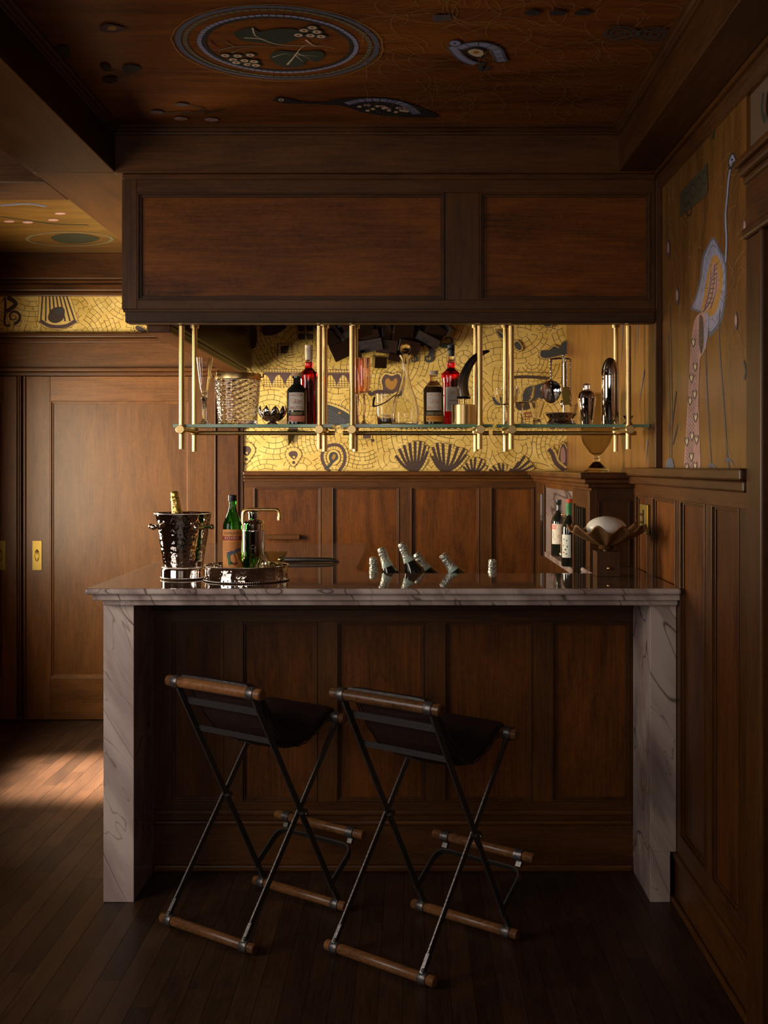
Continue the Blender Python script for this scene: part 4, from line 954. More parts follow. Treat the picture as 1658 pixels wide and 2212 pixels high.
# ================================================================ BAR STOOLS
def make_stool():
    t = root('bar_stool', '', 'stool')
    def rod(name, y, z, half=.212, r=.0165, m=dowel_w):
        k = MB(); k.tube([(-half, y, z), (-half + .004, y, z), (half - .004, y, z), (half, y, z)], [r * .8, r, r, r * .8], 20); return k.build(name, m, t)
    def ring(x, y, z, r=.0195, w_=.030, par=None):
        k = MB(); k.tube([(x - w_ / 2, y, z), (x - w_ / 2 + .002, y, z), (x + w_ / 2 - .002, y, z), (x + w_ / 2, y, z)], [r - .001, r, r, r - .001], 20); return k.build('clamp_ring', iron, t)
    XN = .172
    near_f, far_f, near_t, far_t = (-.215, .0205), (.215, .0205), (-.185, .795), (.222, .650)
    rod('floor_rail', *near_f, r=.0165); rod('floor_rail', *far_f, r=.0165); rod('top_rail', *near_t, half=.215, r=.0185); rod('seat_rail', *far_t, half=.205, r=.0175)
    for y, z in (near_f, far_f, near_t, far_t):
        for x in (-XN, XN): ring(x, y, z, .0205 if z < .1 else .0215)
    for y, z in (near_f, far_f):
        for x in (-XN, XN):
            k = MB(); k.ball((x, y, .006), .009, 10, 6, sz=.65); k.ball((x, y + (.012 if y > 0 else -.004), z + .024), .0065, 8, 6); k.build('foot_stud', iron, t)
    for x, s in ((-XN, -1), (XN, 1)):
        for (a, b), off in (((near_f, far_t), -.0045), ((far_f, near_t), .0045)):
            k = MB(); p = Vector((x + off, a[0], a[1] + .018)); q = Vector((x + off, b[0], b[1] - .012)); d = (q - p).normalized()
            n = 6; side = Vector((1, 0, 0)); vs = []
            k.bar(p + d * .05, q - d * .02, .0065, .0205); k.bar(p - d * .01, p + d * .052, .013, .0165); k.bar(q - d * .03, q + d * .006, .010, .020)
            k.build('leg', iron, t, .001)
        cy, cz = .043, .375
        k = MB()
        k.tube([(x, cy, cz - .006), (x, cy, cz - .004), (x, cy, cz + .004), (x, cy, cz + .006)], [.015, .019, .019, .015], 18); k.tube([(x + s * .018, cy, cz - .004), (x + s * .023, cy, cz - .004)], .005, 10); k.build('cross_collar', iron, t)
    # cross bars under the seat back
    for u, w_ in ((.085, .024), (.215, .020)):
        p = Vector(near_t).lerp(Vector(far_f), u); k = MB(); k.bar((-XN, p.x + .004, p.y), (XN, p.x + .004, p.y), .004, w_, side=(0, 1, .3)); k.build('cross_bar', iron, t)
    # foot rest
    rest = rod('foot_rest_rail', .322, .232, half=.205, r=.0165)
    for x in (-.150, .150):
        k = MB(); k.tube([(x - .015, .322, .232), (x + .015, .322, .232)], .0205, 18); k.bar((x, .322, .214), (x, .312, .196), .020, .012); k.build('clamp_ring', iron, rest)
    pts = fillet([(-XN, .178, .088), (-XN, .305, .190), (XN, .305, .190), (XN, .178, .088)], .045, 6)
    k = MB()
    for a, b in zip(pts, pts[1:]):
        d = (b - a).normalized(); nrm = Vector((0, -.62, .78)); k.bar(a - d * .001, b + d * .001, .006, .018, side=nrm)
    # one ribbon instead of chained boxes
    k = MB(); vs = []; w_ = .0115; th = .003
    for i, p in enumerate(pts):
        a, c = pts[max(i - 1, 0)], pts[min(i + 1, len(pts) - 1)]; d = (c - a).normalized(); pn = Vector((0, -.626, .78)); inn = pn.cross(d).normalized()
        for sa, sb in ((-1, -1), (1, -1), (1, 1), (-1, 1)): vs.append(p + pn * sa * w_ + inn * sb * th)
    fs = [(i * 4 + j, i * 4 + (j + 1) % 4, (i + 1) * 4 + (j + 1) % 4, (i + 1) * 4 + j) for i in range(len(pts) - 1) for j in range(4)]
    k.add(vs, fs + [(3, 2, 1, 0), tuple(len(vs) - 4 + j for j in range(4))]); k.build('foot_rest_hoop', iron, t)
    # leather sling with padded body
    path = smooth([(-.186, .815), (-.162, .809), (-.136, .782), (-.098, .725), (-.056, .668), (-.006, .622), (.050, .604), (.110, .618), (.165, .647), (.200, .668), (.222, .674), (.243, .655)], 4)
    k = MB(); n = 16; vs = []; L = len(path)
    for i, p in enumerate(path):
        a, c = path[max(i - 1, 0)], path[min(i + 1, L - 1)]; d = (c - a).normalized(); nn = Vector((-d.y, d.x)) ; tt = i / (L - 1)
        th = .006 + .022 * math.sin(math.pi * min(1, max(0, (tt - .06) / .86))) ** .5
        for j in range(n):
            an = 2 * math.pi * j / n; cx_ = math.copysign(abs(math.cos(an)) ** .35, math.cos(an)) * .152; sy = math.copysign(abs(math.sin(an)) ** .6, math.sin(an)) * th
            q = p + nn * sy * 1.0; sag = -.010 * (1 - (cx_ / .152) ** 2) * math.sin(math.pi * tt)
            vs.append((cx_, q.x, q.y + sag))
    fs = [(i * n + j, i * n + (j + 1) % n, (i + 1) * n + (j + 1) % n, (i + 1) * n + j) for i in range(L - 1) for j in range(n)]
    k.add(vs, fs + [tuple(reversed(range(n))), tuple((L - 1) * n + j for j in range(n))], 0, True); k.build('leather_sling', leather, t)
    rl = random.Random(5); k = MB()
    for i in range(6):
        tt = .24 + i * .052; p = path[int(tt * L)]; p2 = path[min(L - 1, int((tt + .05) * L))]
        k.tube(smooth([(-.150, p.x, p.y - .02), (-.07, p.x + .004, p.y - .034 - rl.random() * .006), (.04, p2.x, p2.y - .036), (.150, p2.x + .01, p2.y - .022)], 4), .0022, 6)
    for x in (-.156, .156):
        k.tube(smooth([(x, q.x - .004, q.y - .016 + .003 * ((i % 2) * 2 - 1)) for i, q in enumerate(path[6:-6:2])], 2), .0026, 6)
    k.build('lacing', lace, t, kind='stuff')
    return t
st1 = make_stool(); st1.location = (-.5155, 3.845, 0); st1.rotation_euler = (0, 0, R(-36.8)); st1['label'] = 'iron and leather sling bar stool nearer the left marble leg'; st1['group'] = 'sling bar stools at the counter'
st2 = dup(st1); st2.location = (.041, 3.621, 0); st2.rotation_euler = (0, 0, R(-38.7)); st2['label'] = 'iron and leather sling bar stool standing right of the other stool, nearer the camera'
# a loose zip pull hangs under the right stool seat
# ================================================================ HANGING SHELF
GZ = 1.6555
rack = root('hanging_shelf_rack', 'brushed brass rods and rails hanging from the canopy to carry the glass shelves', 'rack', (0, 4.35, 2.03))
YA, YR = 4.352, 4.613; RR = .0103
def Kt(name, pts, r, par=rack, m=brass, n=20): return MB().tube([Vector(p) - Vector((0, 4.35, 2.03)) for p in pts], r, n).build(name, m, par)
XS = [-.857, -.339, -.217, .263, .381, .821]
for i, x in enumerate(XS):
    Kt('front_rod', [(x, YA, 1.566), (x, YA, 2.0295)], RR); Kt('rear_rod', [(x, YR, 1.560), (x, YR, 2.065)], RR)
    Kt('flange', [(x, YR, 2.052), (x, YR, 2.065)], .017)
    Kt('cross_rod', [(x, YA - .010, 1.639), (x, YR + .012, 1.639)], .0088)
    Kt('disc_knob', [(x, YA - .040, 1.639), (x, YA - .038, 1.639), (x, YA - .012, 1.639)], [.0150, .0165, .0165], n=28)
    Kt('ball_joint', [(x, YR - .015, 1.639), (x, YR - .008, 1.639), (x, YR + .008, 1.639), (x, YR + .015, 1.639)], [.010, .0155, .0155, .010])
for a, b in ((-.857, -.300), (-.268, .315), (.330, .905)): Kt('long_rail', [(a, YR + .018, 1.634), (b, YR + .018, 1.634)], .0085)
labels = ['green edged glass shelf at left carrying the big glass ice bucket', 'green edged glass shelf in the middle carrying the decanter and the horn', 'green edged glass shelf at right carrying the cocktail shakers']
YG0, YG1 = 4.3635, 4.6015; e0, e1 = .0095, .020
for (a, b), lb in zip(((-.893, -.292), (-.262, .312), (.326, .903)), labels):
    g = root('glass_shelf', lb, 'shelf', ((a + b) / 2, 4.49, 1.6485), group='green edged glass shelves'); hw = (b - a) / 2
    k = MB(); k.box(-hw + .003, hw - .003, YG0 - 4.49 + .003, YG1 - 4.49 - .003, 0, .0115); k.build('pane', shelf_g, g)
    k = MB(); k.box(-hw, hw, YG0 - 4.49, YG0 - 4.49 + .0028, 0, .0115); k.box(-hw, hw, YG1 - 4.49 - .0028, YG1 - 4.49, 0, .0115); k.box(-hw, -hw + .0028, YG0 - 4.487, YG1 - 4.493, 0, .0115); k.box(hw - .0028, hw, YG0 - 4.487, YG1 - 4.493, 0, .0115)
    k.build('ground_edge', shelf_edge, g)
GT = 1.6485 + .0118
YS = 4.48
def sx(px, D=YS): return (px - CX) * D / F
def sh(px0, px1, D=YS): return abs(px1 - px0) * D / F     # photo pixels -> metres

# ================================================================ THINGS ON THE GLASS SHELVES
def shell(prof, t, floor_t, n=36, fn=None, mi=0):
    """thin walled vessel from an outer profile (r,z) running bottom to rim"""
    z0 = prof[0][1]; zf = z0 + floor_t; rf_ = prof[-1][0]
    for (r1, z1), (r2, z2) in zip(prof, prof[1:]):
        if z1 <= zf <= z2: rf_ = r1 + (r2 - r1) * (zf - z1) / max(1e-6, z2 - z1); break
    inner = [(max(rf_ - t, .0008), zf)] + [(max(r - t, .0008), z) for r, z in prof if z > zf + .001]
    full = [(0.0004, z0)] + list(prof) + list(reversed(inner)) + [(.0004, zf)]
    k = MB(); k.lathe(full, n=n, fn=fn, mi=mi); return k
def flute(px, D, label, m, h, top_r, fluted, group):
    t = root('champagne_flute', label, 'glass', (sx(px, D), D, GT), group=group)
    fnn = (lambda a, r, z: 1 + .05 * math.cos(a * 8)) if fluted else (lambda a, r, z: 1 + .015 * math.cos(a * 12))
    if fluted:
        MB().lathe([(.0004, 0), (.028, 0), (.029, .003), (.012, .010), (.009, .020), (.0085, .095), (.013, .100), (.0135, .106), (.009, .110), (.013, .116), (.010, .121), (.0004, .1215)], n=32, fn=fnn).build('stem', m, t)
        shell([(.010, .122), (.016, .140), (top_r * .72, .19), (top_r, h)], .0016, .006, fn=fnn).build('bowl', m, t)
    else:
        MB().lathe([(.0004, 0), (.031, 0), (.031, .002), (.010, .006), (.0036, .018), (.003, .07), (.0038, .113), (.006, .119), (.0004, .1195)], n=32).build('stem', m, t)
        shell([(.006, .120), (.018, .130), (.0225, .15), (top_r + .002, .19), (top_r, h)], .0013, .006, fn=fnn).build('bowl', m, t)
    return t
flute(441, 4.46, 'tall faceted clear champagne flute at the left end of the glass shelf', glass, .259, .0330, True, None)
flute(786, 4.45, 'pale pink champagne flute in front, beside the middle brass rods', glass_pink, .258, .0225, False, 'pink champagne flutes')
flute(773, 4.53, 'pale pink champagne flute half hidden behind its twin and the brass rod', glass_pink, .264, .0225, False, 'pink champagne flutes')

# big cut glass ice bucket
t = root('glass_ice_bucket', 'large cut glass ice bucket with a gilt rim and side hooks', 'ice bucket', (sx(513, 4.48), 4.48, GT))
def cane(a, r, z):
    u = a * 12 / math.pi; return 1 + .030 * math.cos(u * math.pi) * math.cos(z * 330) + .012 * math.cos(u * 2 * math.pi + z * 260)
pr = [(.070, .0), (.0735, .004)] + [(.0735 + .0135 * i / 44, .004 + .172 * i / 44) for i in range(1, 45)]
k = MB(); k.lathe([(.0004, 0)] + pr, n=96, fn=cane); 
inn = [(.0825 - .0135 * i / 10, .176 - .160 * i / 10) for i in range(11)]; k.lathe([pr[-1]] + inn + [(.0004, .016)], n=96)
k.build('cut_glass_body', glass, t)
MB().lathe([(.0875, .174), (.0895, .176), (.0900, .196), (.0885, .1985), (.0855, .1985), (.0845, .176)], n=64).build('gilt_rim', brass, t)
for s in (-1, 1): MB().tube(fillet([(s * .060, -.066, .190), (s * .066, -.078, .186), (s * .068, -.080, .202), (s * .058, -.070, .206)], .004, 3), .0024, 8).build('hook', brass_old, t)
for s in (-1, 1): MB().tube([(s * .090, 0, .186), (s * .098, 0, .186), (s * .1, 0, .200)], .0028, 8).build('hook', brass_old, t)

# lotus bowl
t = root('lotus_bowl', 'small silver lotus bowl of pointed petals beside the ice bucket', 'bowl', (sx(588, 4.47), 4.47, GT))
MB().lathe([(.0004, 0), (.022, 0), (.024, .003), (.014, .012), (.016, .018), (.028, .024), (.036, .034), (.034, .035), (.014, .022), (.0004, .021)], n=32).build('bowl_base', silver, t)
pet = None
for i in range(9):
    a = 2 * math.pi * (i + .25) / 9
    k = MB(); vs = []; n, m_ = 8, 6
    for r_ in range(n + 1):
        u = r_ / n; wd = .0180 * math.sin(math.pi * min(1, u * .93 + .07)) ** .8; rad = .020 + .036 * math.sin(u * 1.9) - .006 * u * u; z = .014 + .060 * u ** 1.2
        for c in range(m_ + 1):
            v = -1 + 2 * c / m_; vs.append((rad - .004 * v * v + .004, v * wd, z))
    k.add(vs, [(r_ * (m_ + 1) + c, r_ * (m_ + 1) + c + 1, (r_ + 1) * (m_ + 1) + c + 1, (r_ + 1) * (m_ + 1) + c) for r_ in range(n) for c in range(m_)], 0, True)
    o = k.build('petal', silver, t); o.rotation_euler = (0, 0, a); md = o.modifiers.new('s', 'SOLIDIFY'); md.thickness = .0014

INKS = [cream, ink_red, ink_black, ink_gold, ink_pink, white_paper, ink_orange, ink_blue, ink_green, orange_paper, black_cap]
def faces_doodle(L, cx_, cz, s, mi):          # small line drawing of three round heads
    for k_, (dx, r_) in enumerate(((-.010, .0078), (.000, .0066), (.0092, .0058))):
        pts = [(cx_ + s * (dx + r_ * (1 + .12 * math.sin(3 * a + k_)) * math.cos(a)), cz + s * (r_ * .9 * math.sin(a) + .0015 * (1 - k_))) for a in [i * .42 for i in range(16)]]
        L.stroke(pts, .0006 * s, mi)
        for q in range(3):
            x0 = cx_ + s * (dx + (-.003 + q * .0028)); L.stroke([(x0, cz + s * .002), (x0 + s * .0014, cz - s * .0005), (x0 - s * .0008, cz - s * .003)], .0005 * s, mi)
def amaro(px, D, label, glass_m, ink, strip, word, stop_m, seeth, cap_r):
    t = root('amaro_bottle', label, 'bottle', (sx(px, D), D, GT), rz=R(3))
    r_ = .0388
    MB().lathe([(.0004, 0), (r_ - .004, 0), (r_, .004), (r_, .128), (r_ - .003, .136), (.022, .150), (.0145, .157), (.0135, .176), (.018, .179), (.018, .185), (.0004, .185)] if not seeth else
               [(.0004, 0), (r_ - .004, 0), (r_, .004), (r_, .130), (r_ - .003, .141), (.022, .160), (.0130, .170), (.0125, .186), (.0155, .188), (.0155, .192), (.0004, .192)], n=40).build('bottle_body', glass_m, t)
    if seeth: MB().lathe([(.0004, .004), (r_ - .003, .004), (r_ - .003, .131), (.030, .146), (.0004, .1465)], n=36).build('amaro', liq_brown, t)
    z0 = .1855 if not seeth else .1925
    MB().lathe([(.0004, z0), (cap_r, z0), (cap_r + .0008, z0 + .002), (cap_r + .0008, z0 + .0115), (cap_r, z0 + .0135), (.0004, z0 + .0135)], n=32).build('stopper', stop_m, t)
    L = Cyl(r_)
    L.rect(-.031, .031, .054, .122, 0); L.text('FACCIA', 0, .112, .0150, INKS.index(ink), .050); L.text('BRUTTO', 0, .0625, .0160, INKS.index(ink), .055); faces_doodle(L, .001, .087, 1.35, INKS.index(ink))
    L.rect(-.031, .031, .034, .0475, 2); L.rect(-.031, .031, .0468, .0475, 3); L.text(word, 0, .0405, .0105, 3, .043 if len(word) < 9 else .054)
    L.rect(-.031, .031, .011, .0335, INKS.index(strip)); L.rect(-.031, .031, .011, .0118, 3)
    for zz in (.027, .021): L.rect(-.014, .026, zz, zz + .0011, 1 if strip is ink_orange else 3)
    L.stroke([(-.026, .017), (-.021, .021), (-.023, .025)], .002, 2); L.stroke([(-.024, .015), (-.018, .018)], .002, 0)
    L.mb.build('label', INKS, t)
    return t
amaro(641, 4.44, 'dark squat liqueur bottle with a cream label lettered in brick red', black_glass, ink_red, ink_pink, 'CARCIOFO', cork, False, .0215)
amaro(936, 4.44, 'squat amber liqueur bottle with a cream label lettered in orange', glass_amber, ink_orange, ink_orange, 'AMARO GORINI', wax, True, .0165)

def red_bottle(px, D, label, capm, capz, capr, lab):
    t = root('aperitif_bottle', label, 'bottle', (sx(px, D), D, GT))
    out = [(.0004, 0), (.032, 0), (.0350, .004), (.0345, .17), (.0385, .196), (.037, .204), (.0165, .222), (.0150, .228), (.0170, .246), (.0135, .250), (.0135, .288), (.0004, .288)]
    MB().lathe(out, n=40).build('bottle_glass', glass, t)
    MB().lathe([(.0004, .003), (.030, .003), (.0332, .006), (.0327, .17), (.0367, .196), (.0352, .2035), (.0148, .2205), (.0133, .228), (.0152, .2445), (.0120, .249), (.0004, .2492)], n=40).build('red_liqueur', liq_red, t)
    MB().lathe([(.0004, capz), (capr, capz), (capr + .0003, capz + .02), (capr + .0012, .300), (capr + .0002, .302), (capr + .0008, .306)] + [(capr + .0008, .316), (.0004, .316)], n=32).build('cap', capm, t)
    L = Cyl(.0352)
    if lab:
        L.rect(-.024, .034, .055, .150, 5); L.stroke([(-.018, .139), (.022, .150)], .012, 10); L.text('APERITIVO', .002, .1445, .006, 3, .034)
        L.stroke([(.006 + .006 * math.cos(a), .128 + .005 * math.sin(a)) for a in [i * .6 for i in range(11)]], .0022, 4); L.text('AMARA', .010, .096, .0115, 1, .040)
        for i in range(5): L.rect(-.014, .028, .084 - i * .005, .0848 - i * .005, 7)
    else:
        L.stroke([(.028 + .0035 * math.cos(a), .128 + .006 * math.sin(a)) for a in [i * .5 for i in range(14)]], .0018, 5)
    L.mb.build('label', INKS, t)
    return t
red_bottle(667, 4.54, 'tall red aperitif bottle with a long beige capsule behind the dark squat bottle', wax, .258, .0145, False)
red_bottle(974, 4.54, 'tall red aperitif bottle with a black cap and white label behind the horn', black_cap, .272, .0135, True)

# small glass ice pail with a leather strap handle
t = root('glass_ice_pail', 'small clear glass ice pail with a dark strap handle', 'ice pail', (sx(834, 4.50), 4.50, GT))
shell([(.030, 0), (.034, .004), (.038, .05), (.0415, .122)], .0022, .008, fn=lambda a, r, z: 1 + .02 * math.cos(a * 14) * (1 - min(1, z / .06))).build('glass_body', glass, t)
k = MB(); pts = smooth([(-.046, 0, .110), (-.050, -.018, .078), (-.040, -.036, .073), (0, -.050, .088), (.030, -.044, .112), (.044, -.012, .118), (.044, .004, .114)], 5); k.tube(pts, .0042, 8, flat=.45); k.build('strap_handle', lace, t)
k = MB(); k.tube([(-.0455, 0, .112), (-.0425, 0, .112)], .005, 12); k.tube([(.0425, 0, .112), (.0455, 0, .112)], .005, 12); k.build('rivet', silver, t)

# decanter
t = root('glass_decanter', 'clear ribbed glass decanter with a tall neck and ball stopper', 'decanter', (sx(875, 4.43), 4.43, GT))
dp = [(.044, 0), (.050, .004), (.0535, .03), (.052, .06), (.042, .10), (.027, .14), (.0165, .175), (.0140, .20), (.0135, .248), (.0225, .262), (.0235, .266)]
shell(dp, .0022, .009, n=60, fn=lambda a, r, z: 1 + .022 * math.cos(a * 12) * max(0, 1 - z / .15)).build('decanter_body', glass, t)
k = MB(); k.lathe([(.0004, .232), (.0100, .232), (.0112, .262), (.010, .270), (.0004, .271)], n=24); k.ball((0, 0, .292), .0205, 24, 16); k.build('ball_stopper', glass_amber, t)

# horn on a brass drum
t = root('mounted_horn', 'polished dark horn on a brushed brass drum base', 'horn', (sx(1001, 4.42), 4.42, GT))
MB().lathe([(.0004, 0), (.0445, 0), (.0455, .001), (.0455, .0745), (.0445, .0755), (.0004, .0755)], n=48).build('brass_drum', brass, t)
k = MB(); 
for x_ in (-.018, .0, .018): k.tube([(x_, 0, .0756), (x_, 0, .100)], .0055 if x_ == 0 else .002, 10)
k.build('posts', brass, t)
MB().lathe([(.0004, .0985), (.024, .0985), (.0275, .102), (.026, .107), (.0004, .108)], n=32).build('horn_collar', black_cap, t)
hp = smooth([(0, 0, .106), (-.004, 0, .135), (-.001, 0, .17), (.010, 0, .205), (.030, 0, .24), (.052, 0, .262), (.078, 0, .276), (.100, 0, .281)], 4)
MB().tube(hp, [.0235 * (1 - i / (len(hp) - 1)) ** .62 + .001 for i in range(len(hp))], 24).build('horn', horn_m, t)

# coupe and stemless glasses
def coupe(px, D, label, m=glass):
    t = root('coupe_glass', label, 'glass', (sx(px, D), D, GT), group='glasses on the right glass shelf')
    MB().lathe([(.0004, 0), (.032, 0), (.032, .002), (.008, .006), (.003, .016), (.0028, .072), (.005, .077), (.0004, .0775)], n=36).build('stem', m, t)
    shell([(.005, .078), (.030, .088), (.043, .104), (.0475, .145)], .0013, .004).build('bowl', m, t)
coupe(1128, 4.42, 'wide clear coupe glass on a stem beside the brass rods at right')
coupe(1093, 4.53, 'clear coupe glass half hidden behind the brass rods at right')
def cone_glass(px, D, z, label, m, r0, r1, h, foot, group=None):
    t = root('cone_glass', label, 'glass', (sx(px, D), D, z), group=group)
    MB().lathe([(.0004, 0), (foot, 0), (foot, .016), (foot * .8, .020), (.0004, .0205)], n=32).build('foot', m, t)
    shell([(r0, .021), (r1, h)], .0016, .006).build('bowl', m, t)
cone_glass(1159, 4.45, GT, 'small clear cone shaped glass on a thick foot left of the bar tools', glass, .011, .030, .086, .0165, 'cone glasses on the right glass shelf')
cone_glass(1232, 4.55, GT, 'clear cone shaped glass half hidden behind the bar tool stand', glass, .011, .030, .086, .0165, 'cone glasses on the right glass shelf')

# bar tool stand
t = root('bar_tool_stand', 'round hammered silver stand holding hanging bar tools', 'tool stand', (sx(1211, 4.43), 4.43, GT))
MB().lathe([(.0004, 0), (.052, 0), (.056, .003), (.050, .012), (.045, .020), (.050, .030), (.058, .038), (.060, .042), (.056, .045), (.0004, .045)], n=56).build('base', hammered, t)
k = MB(); k.beads(.0585, .043, 60, .0018); k.beads(.0555, .004, 56, .0016); k.build('beading', silver, t, kind='stuff')
k = MB(); k.tube([(.010, 0, .045), (.010, 0, .262)], .0036, 12); k.ball((.010, 0, .266), .006, 12, 8); k.build('upright', silver, t)
k = MB(); k.tube(smooth([(-.044, 0, .246), (-.030, 0, .252), (.010, 0, .254), (.030, 0, .252), (.036, 0, .246)], 4), .0034, 10); k.tube([(0.01, -.030, .252), (0.01, .030, .252)], .003, 8); k.build('hanger_arms', silver, t)
def tool(name, label, x_, y_, top_z, bot_z, cat='tool'):
    q = root(name, label, cat, (t.location.x + x_, t.location.y + y_, GT + top_z), group='tools hanging from the bar tool stand')
    k = MB(); L_ = top_z - bot_z; pts = []
    for i in range(int(L_ / .0012)):
        pass
    n = 44; k.tube([(0, 0, -L_ * i / n) for i in range(n + 1)], [.0027 + .0012 * abs(math.sin(i * .9)) for i in range(n + 1)], 8)
    k.tube([(0.004 * math.cos(a), 0, .004 + .004 * math.sin(a)) for a in [j * .7 for j in range(10)]], .0010, 6); k.build('twisted_handle', silver, q); return q
q = tool('bar_strainer', 'round perforated strainer hanging at the left of the tool stand', -.040, -.012, .243, .168)
k = MB()
rimv = []
for j, (rr_, yy) in enumerate(((.0385, .0), (.0400, -.003), (.0375, -.0062), (.0345, -.0040), (.0003, -.0040))):
    for i in range(40):
        a = 2 * math.pi * i / 40; dr = 1.0 + (.20 * max(0, -math.sin(a)) ** 6 if j < 3 else 0); rimv.append((rr_ * dr * math.cos(a), yy, -.114 + rr_ * dr * math.sin(a)))
k.add(rimv, [(r_ * 40 + i, r_ * 40 + (i + 1) % 40, (r_ + 1) * 40 + (i + 1) % 40, (r_ + 1) * 40 + i) for r_ in range(4) for i in range(40)], 0, True)
k.build('strainer_disc', silver, q)
k = MB()
for dx, dz in ((0, .030), (0, .018), (-.010, .003), (.010, .003), (-.018, -.012), (.016, -.013), (.0, -.014)): k.tube([(dx, -.0040, -.114 + dz), (dx, -.0052, -.114 + dz)], .0024, 10)
k.build('holes', cream, q)
q = tool('bar_knife', 'short bar tool with a flared blade coloured brown for its reflection at the right of the stand', .016, -.020, .243, .140)
MB().bar((0, 0, -.100), (.002, 0, -.168), .003, .026, side=(0, 1, 0)).build('blade', brass_old, q)  # brown metal colour imitates a reflection on the blade
q = tool('ice_tongs', 'slim silver ice tongs hanging at the far right of the stand', .036, .004, .243, .13)
k = MB(); k.tube(smooth([(0, 0, -.11), (-.004, -.006, -.14), (.004, -.004, -.172)], 4), .0022, 8); k.tube(smooth([(0, 0, -.11), (.004, .006, -.14), (.0, .004, -.172)], 4), .0022, 8); k.build('tong_arms', silver, q)
q = tool('bar_spoon', 'thin silver spoon hanging behind the post of the tool stand', .010, .028, .243, .10)
k = MB(); k.ball((0, 0, -.160), .010, 12, 8, sz=1.5); k.build('spoon_bowl', silver, q)

# cobbler shaker
t = root('cobbler_shaker', 'silver cobbler shaker with a ribbed cap', 'shaker', (sx(1267, 4.46), 4.46, GT))
MB().lathe([(.0004, 0), (.021, 0), (.0225, .003), (.035, .096), (.0355, .102), (.033, .104), (.0004, .104)], n=40).build('body', silver, t)
MB().lathe([(.0345, .1045), (.034, .108), (.030, .122), (.022, .130), (.016, .133), (.0004, .134)], n=40).build('strainer_top', silver, t)
MB().lathe([(.0004, .1342), (.0155, .1342), (.0165, .137), (.0155, .141), (.0165, .145), (.0155, .149), (.0165, .153), (.0155, .156), (.010, .159), (.0004, .160)], n=32).build('cap', silver, t)
# bullet shaker
t = root('bullet_shaker', 'tall bullet shaped silver shaker at the right of the shelf', 'shaker', (sx(1317, 4.42), 4.42, GT))
MB().lathe([(.0004, 0), (.032, 0), (.0335, .002), (.0335, .178), (.0004, .1785)], n=48).build('body', silver, t)
MB().lathe([(.0338, .179)] + [(.0338 * max(0, math.cos(a * 1.5708 / 10)) ** .9 + .0002, .182 + .074 * math.sin(a * 1.5708 / 10)) for a in range(11)], n=48).build('domed_lid', silver, t)
# jigger
t = root('jigger', 'small silver double jigger near the right end of the shelf', 'jigger', (sx(1356, 4.43), 4.43, GT))
MB().lathe([(.0004, .003), (.019, .0), (.021, .0), (.010, .014), (.010, .018), (.022, .034), (.0215, .0345), (.009, .019), (.0004, .018)], n=36).build('jigger_cups', silver, t)
# amber hurricane vase on the corner cabinet
VY = 5.05; vz = 1.4758
t = root('amber_glass_vase', 'large amber glass vase on a foot, standing on the corner cabinet', 'vase', ((1288 - CX) * VY / F, VY, vz))
MB().lathe([(.0004, 0), (.056, 0), (.060, .002), (.050, .010), (.032, .026), (.016, .044), (.0004, .046)], n=48).build('foot', glass_amber, t)
k = MB(); k.ball((0, 0, .054), .0155, 24, 12, sz=.55); k.ball((0, 0, .066), .013, 20, 10, sz=.5); k.build('stem_ball', glass, t)
shell([(.012, .073), (.030, .086), (.058, .125), (.075, .175), (.081, .225), (.079, .27), (.070, .315), (.060, .345)], .0025, .006, n=48).build('bowl', glass_amber, t)

# ================================================================ THINGS ON THE WORKTOP
# champagne bucket
by = 4.262; bx = (396 - CX) * by / F
t = root('champagne_bucket', 'hammered silver champagne bucket with two side handles on the marble', 'ice bucket', (bx, by, ZT))
MB().lathe([(.0004, .004), (.074, .0), (.079, .002), (.081, .006), (.079, .010), (.079, .034), (.076, .040), (.070, .044), (.0004, .044)], n=72).build('foot', silver, t)
k = MB(); k.lathe([(.0710, .044), (.072, .05), (.088, .15), (.1015, .236), (.1035, .240), (.102, .243), (.0985, .240), (.085, .15), (.068, .05), (.0004, .048)], n=96); k.build('bucket_body', hammered, t)
k = MB(); k.beads(.1040, .240, 110, .0024); k.beads(.0755, .0425, 90, .0022); k.beads(.0808, .006, 90, .0020); k.build('beading', silver, t, kind='stuff')
for ang in (R(200), R(-38)):
    k = MB(); c, s = math.cos(ang), math.sin(ang); k.tube([(c * .092, s * .092, .192), (c * .108, s * .108, .192)], .0075, 14)
    px_, py_ = -s, c; k.tube([(c * .112 - px_ * .034, s * .112 - py_ * .034, .192), (c * .112 + px_ * .034, s * .112 + py_ * .034, .192)], .0062, 14)
    for e in (-1, 1): k.ball((c * .112 + px_ * .037 * e, s * .112 + py_ * .037 * e, .192), .0105, 14, 10)
    k.build('handle', silver, t)
# gold foiled bottle standing inside the bucket
t = root('champagne_bottle', 'gold foiled champagne neck rising out of the hammered silver bucket', 'bottle', (bx - .002, by + .006, ZT + .055))
MB().lathe([(.0004, 0), (.038, 0), (.041, .006), (.041, .10), (.038, .13), (.026, .16), (.019, .185), (.0165, .205), (.0004, .206)], n=28).build('bottle_body', black_glass, t)
MB().lathe([(.0285, .150), (.020, .178), (.0172, .205), (.0152, .232), (.0165, .236), (.0165, .242), (.0140, .245), (.0152, .252), (.0145, .262), (.0095, .268), (.0004, .269)], n=32, fn=lambda a, r, z: 1 + .03 * math.sin(a * 7 + z * 200)).build('foil_capsule', foil_gold, t)
t.rotation_euler = (0, R(-7), 0)

